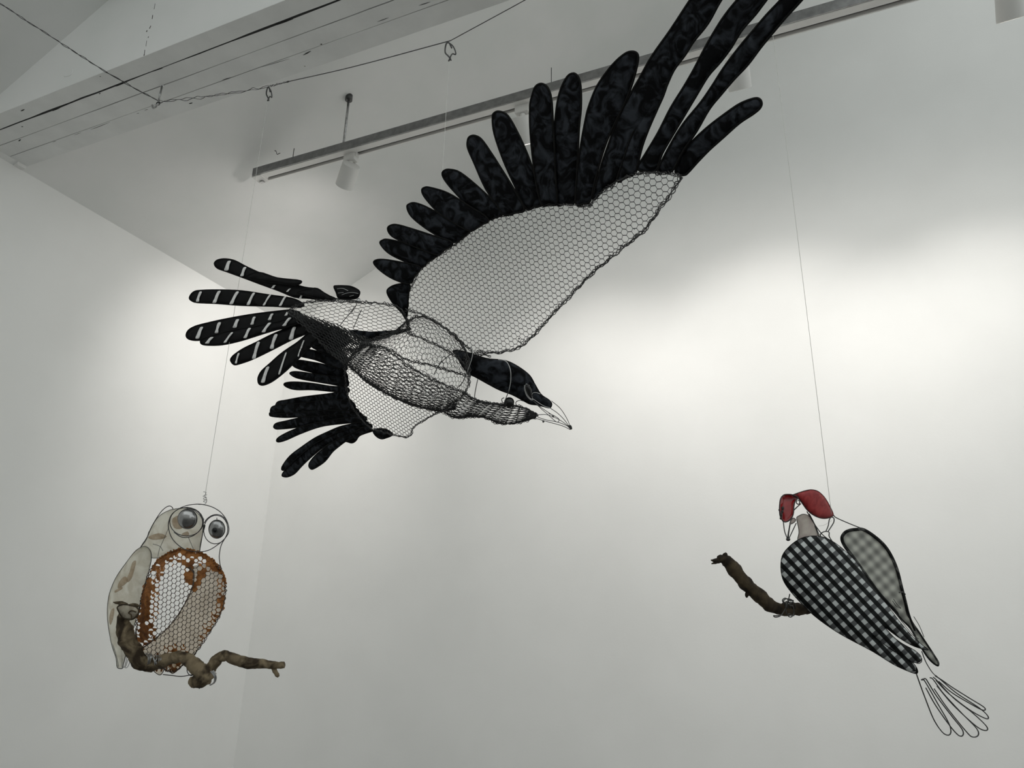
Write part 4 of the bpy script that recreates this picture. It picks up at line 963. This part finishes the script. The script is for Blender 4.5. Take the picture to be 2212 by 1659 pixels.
cf, co = panel([(254, 1312), (262, 1307), (276, 1307), (288, 1309), (297, 1314), (299, 1323), (293, 1333), (284, 1338), (274, 1337), (265, 1333), (258, 1323)], ob_lift(.094), 'cut_end', M['cut_wood'], ow, bulge=.006, grid=5, n=4, label='pale split wood face at the upper end')
rim(co, ob_lift(.094), .0022, 'bark_edge', M['bark_dark'], cf)
wire([(284, 1337), (283, 1328), (278, 1324), (284, 1319), (294, 1322)], ob_lift(.101), .0016, 'split', M['bark_dark'], cf)
wire([(425, 1478), (432, 1482), (430, 1488), (436, 1482), (440, 1478)], ob_lift(.1), .0007, 'tie_wire', M['dark_steel'], ow)
for k in range(3):
    wire([(455 + k * 3, 1450 - k), (463 + k * 2, 1462), (462 + k, 1474), (453 + k, 1480)], ob_lift(.118), .0013, 'tie_wire', M['steel'], ow)

# ================================================================ woodpecker
PB = Plane((1796, 1110, DP), (1690, 1230, DP - 0.03), (1990, 1430, DP + 0.05))
sp = DP / F
pk = thing('woodpecker_sculpture', 'wire woodpecker with red crest and black and white checked wings on a twig', 'sculpture', PB(1760, 1300))
def pbl(h): return lift(PB, h)
k1 = (0.685, 0.73); k2 = (0.77, -0.635)                # weave directions
uva = (k2[0], k2[1]); uvb = (k1[0], k1[1])
den = uva[0] * uvb[1] - uva[1] * uvb[0]
# coordinates measured along each thread direction
A_ = (uvb[1] / den, -uvb[0] / den); B_ = (-uva[1] / den * 18.6 / 23.5, uva[0] / den * 18.6 / 23.5)
lab = 'front wing of black and white checked paper'
wingA = [(1745, 1159), (1772, 1159), (1794, 1167), (1822, 1187), (1850, 1215), (1871, 1246), (1896, 1281), (1920, 1312), (1941, 1340), (1968, 1372), (1990, 1392), (2006, 1404), (1990, 1401), (1968, 1393), (1940, 1376), (1912, 1355), (1930, 1376), (1950, 1391), (1974, 1404), (1989, 1418), (1987, 1429), (1975, 1431), (1958, 1425), (1920, 1400), (1886, 1373), (1905, 1388), (1935, 1408), (1958, 1421), (1974, 1434), (1982, 1448), (1979, 1455), (1960, 1449), (1930, 1435), (1885, 1407), (1832, 1379), (1797, 1358), (1759, 1330), (1727, 1299), (1703, 1271), (1691, 1250), (1687, 1226), (1690, 1201), (1703, 1183), (1723, 1167)]
GA = pbl(0.035)
ob, o = panel(wingA, GA, 'wing', M['gingham'], pk, bulge=0.022, grid=9, n=3, label=lab, uvdir=(A_, B_, (2.0, 5.0)))
rim(o, GA, .0011, 'wing_rim', M['rimwire'], ob)
for ln in ([(1968, 1436), (1966, 1444), (1970, 1438)], [(1970, 1443), (1973, 1438), (1974, 1446), (1977, 1440), (1977, 1447)], [(1966, 1448), (1972, 1452), (1978, 1451)], [(1972, 1434), (1978, 1443)]):
    wire(ln, pbl(.039), .0004, 'signature_stroke', M['ink'], ob, sides=4)
wingB = [(1823, 1149), (1835, 1143), (1850, 1141), (1864, 1141), (1884, 1152), (1909, 1173), (1926, 1197), (1940, 1229), (1949, 1264), (1958, 1299), (1968, 1337), (1986, 1365), (2007, 1397), (2018, 1414), (2028, 1431), (2026, 1439), (2014, 1432), (2000, 1416), (1984, 1390), (1966, 1358), (1948, 1340), (1930, 1320), (1895, 1281), (1868, 1243), (1843, 1208), (1822, 1180), (1816, 1162)]
GB = pbl(-0.045)
ob, o = panel(wingB, GB, 'wing', M['gingham_back'], pk, bulge=0.0, grid=9, n=4, label='rear wing seen from its grey faded inner side', uvdir=(A_, B_, (0, 0)))
# folded hem with darker checks
c = o.mean(0); mb = MB(); uvs = []; nO = len(o); vs = []
for i in range(nO):
    t = o[(i + 1) % nO] - o[i - 1]; t /= np.linalg.norm(t) + 1e-9; nn = np.array([-t[1], t[0]])
    if not inside(o, *(o[i] + nn * 2.5)): nn = -nn
    wdt = 6.0 if o[i][1] < 1330 else 3.0
    q = o[i] + nn * wdt; vs.append(pbl(-.042)(*o[i])); vs.append(pbl(-.042)(*q)); uvs += [((o[i] @ A_), (o[i] @ B_)), ((q @ A_), (q @ B_))]
mb.add(vs, [(2 * i, 2 * ((i + 1) % nO), 2 * ((i + 1) % nO) + 1, 2 * i + 1) for i in range(nO)])
mb.build('hem', M['gingham_rim'], ob, uv=uvs, solid=.0006, label='dark checked hem')
rim(o, GB, .0010, 'wing_rim', M['rimwire'], ob)
wire([(1949, 1281), (1958, 1310), (1967, 1338), (1976, 1362)], pbl(-.03), .0024, 'wing_rod', M['rimwire'], pk)
wire([(1942, 1280), (1950, 1279), (1956, 1284)], pbl(-.028), .0012, 'wing_wire', M['dark_steel'], pk)
for ln in ([(1930, 1294), (1938, 1306), (1946, 1314), (1936, 1309), (1928, 1298)], [(1930, 1320), (1950, 1345), (1972, 1372), (1985, 1380)], [(1974, 1332), (1986, 1352), (1996, 1376)]):
    wire(ln, pbl(-.03), .0008, 'wing_wire', M['dark_steel'], pk)
# neck
NPn = pbl(-0.005)
neck = [(1721, 1119), (1727, 1114), (1734, 1111), (1742, 1112), (1749, 1117), (1757, 1127), (1763, 1140), (1768, 1152), (1773, 1163), (1760, 1168), (1740, 1170), (1724, 1167), (1726, 1150), (1724, 1135)]
ob, o = panel(neck, NPn, 'neck_panel', M['neck_paper'], pk, bulge=.012, grid=7, n=4, label='pale greyish paper throat'); rim(o, NPn, .0011, 'neck_rim', M['dark_steel'], ob)
ob, o = panel([(1706, 1131), (1709, 1123), (1714, 1119), (1719, 1123), (1716, 1128), (1709, 1132)], NPn, 'cheek', M['neck_paper'], pk, grid=5, n=4); rim(o, NPn, .0009, 'cheek_rim', M['dark_steel'], ob)
# crest: one bent ribbon
top = [(1712, 1070), (1727, 1064), (1740, 1060), (1753, 1058), (1766, 1061), (1778, 1071), (1786, 1082), (1792, 1093), (1797, 1103), (1800, 1112), (1797, 1116), (1789, 1119), (1778, 1120), (1766, 1117), (1753, 1110), (1743, 1101), (1737, 1093), (1730, 1083), (1722, 1074)]
class Bent:
    def __init__(s, f): s.f = f; s.n = PB.n
    def __call__(s, x, y, h=0.0):
        return lift(PB, s.f(x, y) + h)(x, y)
back = Bent(lambda x, y: 0.03 - 0.0005 * (x - 1712) + 0.01 * math.sin((x - 1712) / 88 * 3.1))
ob, o = panel(top, back, 'crest', M['red'], pk, bulge=.008, grid=6, n=4, label='red paper crest curling over the head'); rim(o, back, .0012, 'crest_rim', M['grime'], ob)
front_ = [(1712, 1069), (1700, 1068), (1692, 1070), (1686, 1078), (1684, 1092), (1684, 1105), (1686, 1117), (1693, 1127), (1702, 1126), (1710, 1119), (1714, 1108), (1715, 1094), (1718, 1082), (1724, 1075)]
fb = Bent(lambda x, y: 0.03 + 0.02 * math.sin(min(1, max(0, (y - 1068) / 60)) * 1.57))
ob, o = panel(front_, fb, 'crest_front', M['red_inner'], pk, bulge=-.010, grid=5, n=4, label='glossy dark red underside of the crest'); rim(o, fb, .0013, 'crest_rim', M['grime'], ob)
rs = random.Random(2)
for k in range(7):
    mb = MB(); mb.ball(lift(PB, .052)(1686 + rs.uniform(-3, 5), 1098 + k * 3.6), rs.uniform(.0018, .0034), 7, 5, (1, .7, 1.3), AXV); mb.build('soot_mark', M['grime'], ob)
for ln in ([(1692, 1127), (1695, 1148), (1701, 1164)], [(1707, 1129), (1704, 1145), (1701, 1163)], [(1707, 1132), (1704, 1150), (1703, 1164)], [(1720, 1130), (1712, 1147), (1704, 1164)]):
    wire(ln, pbl(.03), .0011, 'beak_wire', M['dark_steel'], pk)
mb = MB(); mb.ball(pbl(.03)(1702.5, 1165), .0048, 10, 8, (1, .8, .8), AXV); mb.build('beak_tip', M['dark_steel'], pk)
for ln in ([(1715, 1102), (1722, 1095), (1730, 1088)], [(1722, 1081), (1720, 1085), (1723, 1089), (1727, 1088), (1727, 1083), (1724, 1080)], [(1743, 1105), (1758, 1130), (1774, 1152), (1790, 1166)], [(1800, 1112), (1806, 1118), (1830, 1129), (1860, 1141)], [(1795, 1117), (1791, 1124), (1789, 1136), (1784, 1148)], [(1795, 1117), (1801, 1119), (1801, 1128), (1794, 1140), (1788, 1149)],
           [(1772, 1160), (1773, 1153), (1779, 1149), (1785, 1148), (1791, 1150), (1791, 1158), (1796, 1167), (1802, 1176)], [(1760, 1136), (1764, 1146), (1769, 1160)], [(1748, 1110), (1757, 1127), (1766, 1148)]):
    wire(ln, pbl(.005), .0012, 'frame_wire', M['dark_steel'], pk)
wire([(1768, 1136), (1778, 1135), (1788, 1130), (1797, 1124)], pbl(0), .0004, 'line_end', M['line'], pk)
for ln in ([(1979, 1454), (1987, 1477), (2000, 1512), (2017, 1554), (2035, 1581), (2048, 1588), (2054, 1581), (2049, 1561), (2025, 1519), (2007, 1487), (1995, 1468), (1990, 1469)],
           [(1992, 1469), (1999, 1466), (2006, 1476), (2024, 1505), (2056, 1547), (2078, 1575), (2080, 1588), (2070, 1588), (2049, 1564), (2020, 1522), (2000, 1486)],
           [(2009, 1464), (2016, 1468), (2038, 1498), (2077, 1540), (2109, 1573), (2113, 1588), (2101, 1592), (2087, 1580), (2046, 1529), (2018, 1488)],
           [(2016, 1463), (2024, 1470), (2059, 1507), (2101, 1540), (2131, 1569), (2129, 1578), (2108, 1568), (2059, 1523), (2024, 1482)],
           [(2021, 1459), (2034, 1470), (2066, 1497), (2115, 1529), (2134, 1547), (2129, 1552), (2094, 1533), (2048, 1497), (2022, 1470)],
           [(2020, 1460), (2036, 1470), (2059, 1486), (2094, 1508), (2126, 1528), (2123, 1534), (2094, 1519), (2056, 1496), (2028, 1472)]):
    wire(ln, pbl(.01), .0014, 'tail_loop', M['dark_steel'], pk)
for ln in ([(1991, 1407), (2000, 1430), (2012, 1450), (2021, 1460)], [(1976, 1404), (1974, 1412), (1972, 1424)], [(1972, 1426), (1982, 1433), (1990, 1430), (1991, 1422)]):
    wire(ln, pbl(.01), .0011, 'frame_wire', M['dark_steel'], pk)
# feet and twig
s_b = sp
tw = branch_mesh('twig', 'short dark brown twig gripped by the checked woodpecker, broken at its upper end',
    [[(1552, 1208, 7, 0), (1562, 1207, 9, 0), (1575, 1216, 13, 0), (1594, 1240, 14, .005), (1615, 1265, 13.5, .008), (1640, 1287, 14, .01), (1662, 1307, 13.5, .012), (1689, 1317, 12, .012), (1717, 1316, 13, .01), (1735, 1317, 10.5, .01), (1750, 1318, 7, .01)],
     [(1560, 1209, 7, 0), (1545, 1211, 4, 0), (1536, 1210, 1.5, 0)], [(1562, 1206, 6, 0), (1567, 1198, 4.5, 0), (1569, 1194, 2, 0)], [(1552, 1212, 5, 0), (1543, 1216, 2.5, 0), (1537, 1218, 1, 0)], [(1616, 1278, 5, .01), (1613, 1287, 3.5, .01), (1614, 1290, 2, .01)]], PB, M['bark_dark'])
rs = random.Random(9)
for k in range(5):
    x0 = 1694 + k * 5; mb = MB(); pts = []
    for t in np.linspace(-1.2, 4.3, 12): pts.append(pbl(.012 + .017 * math.cos(t - 1.2))(x0 + 3 * math.cos(t) + rs.uniform(-1, 1), 1315 - 15 * math.sin(t - .3) + rs.uniform(-1, 1)))
    mb.tube(cr(pts, 3), .0013, 6); mb.build('toe', M['dark_steel'], pk)
for ln in ([(1706, 1283), (1704, 1292), (1700, 1302)], [(1690, 1300), (1697, 1294), (1706, 1294), (1714, 1298)], [(1684, 1329), (1677, 1330), (1671, 1330), (1674, 1333), (1682, 1332), (1689, 1327), (1697, 1314), (1701, 1303)], [(1712, 1308), (1715, 1320), (1713, 1329), (1708, 1333), (1703, 1331), (1702, 1327), (1705, 1326), (1710, 1329)], [(1714, 1297), (1704, 1296), (1696, 1292), (1690, 1297), (1696, 1302)], [(1702, 1297), (1714, 1298), (1704, 1306), (1713, 1309)], [(1700, 1300), (1697, 1312), (1699, 1326)]):
    wire(ln, pbl(.034), .0012, 'foot_wire', M['dark_steel'], pk)
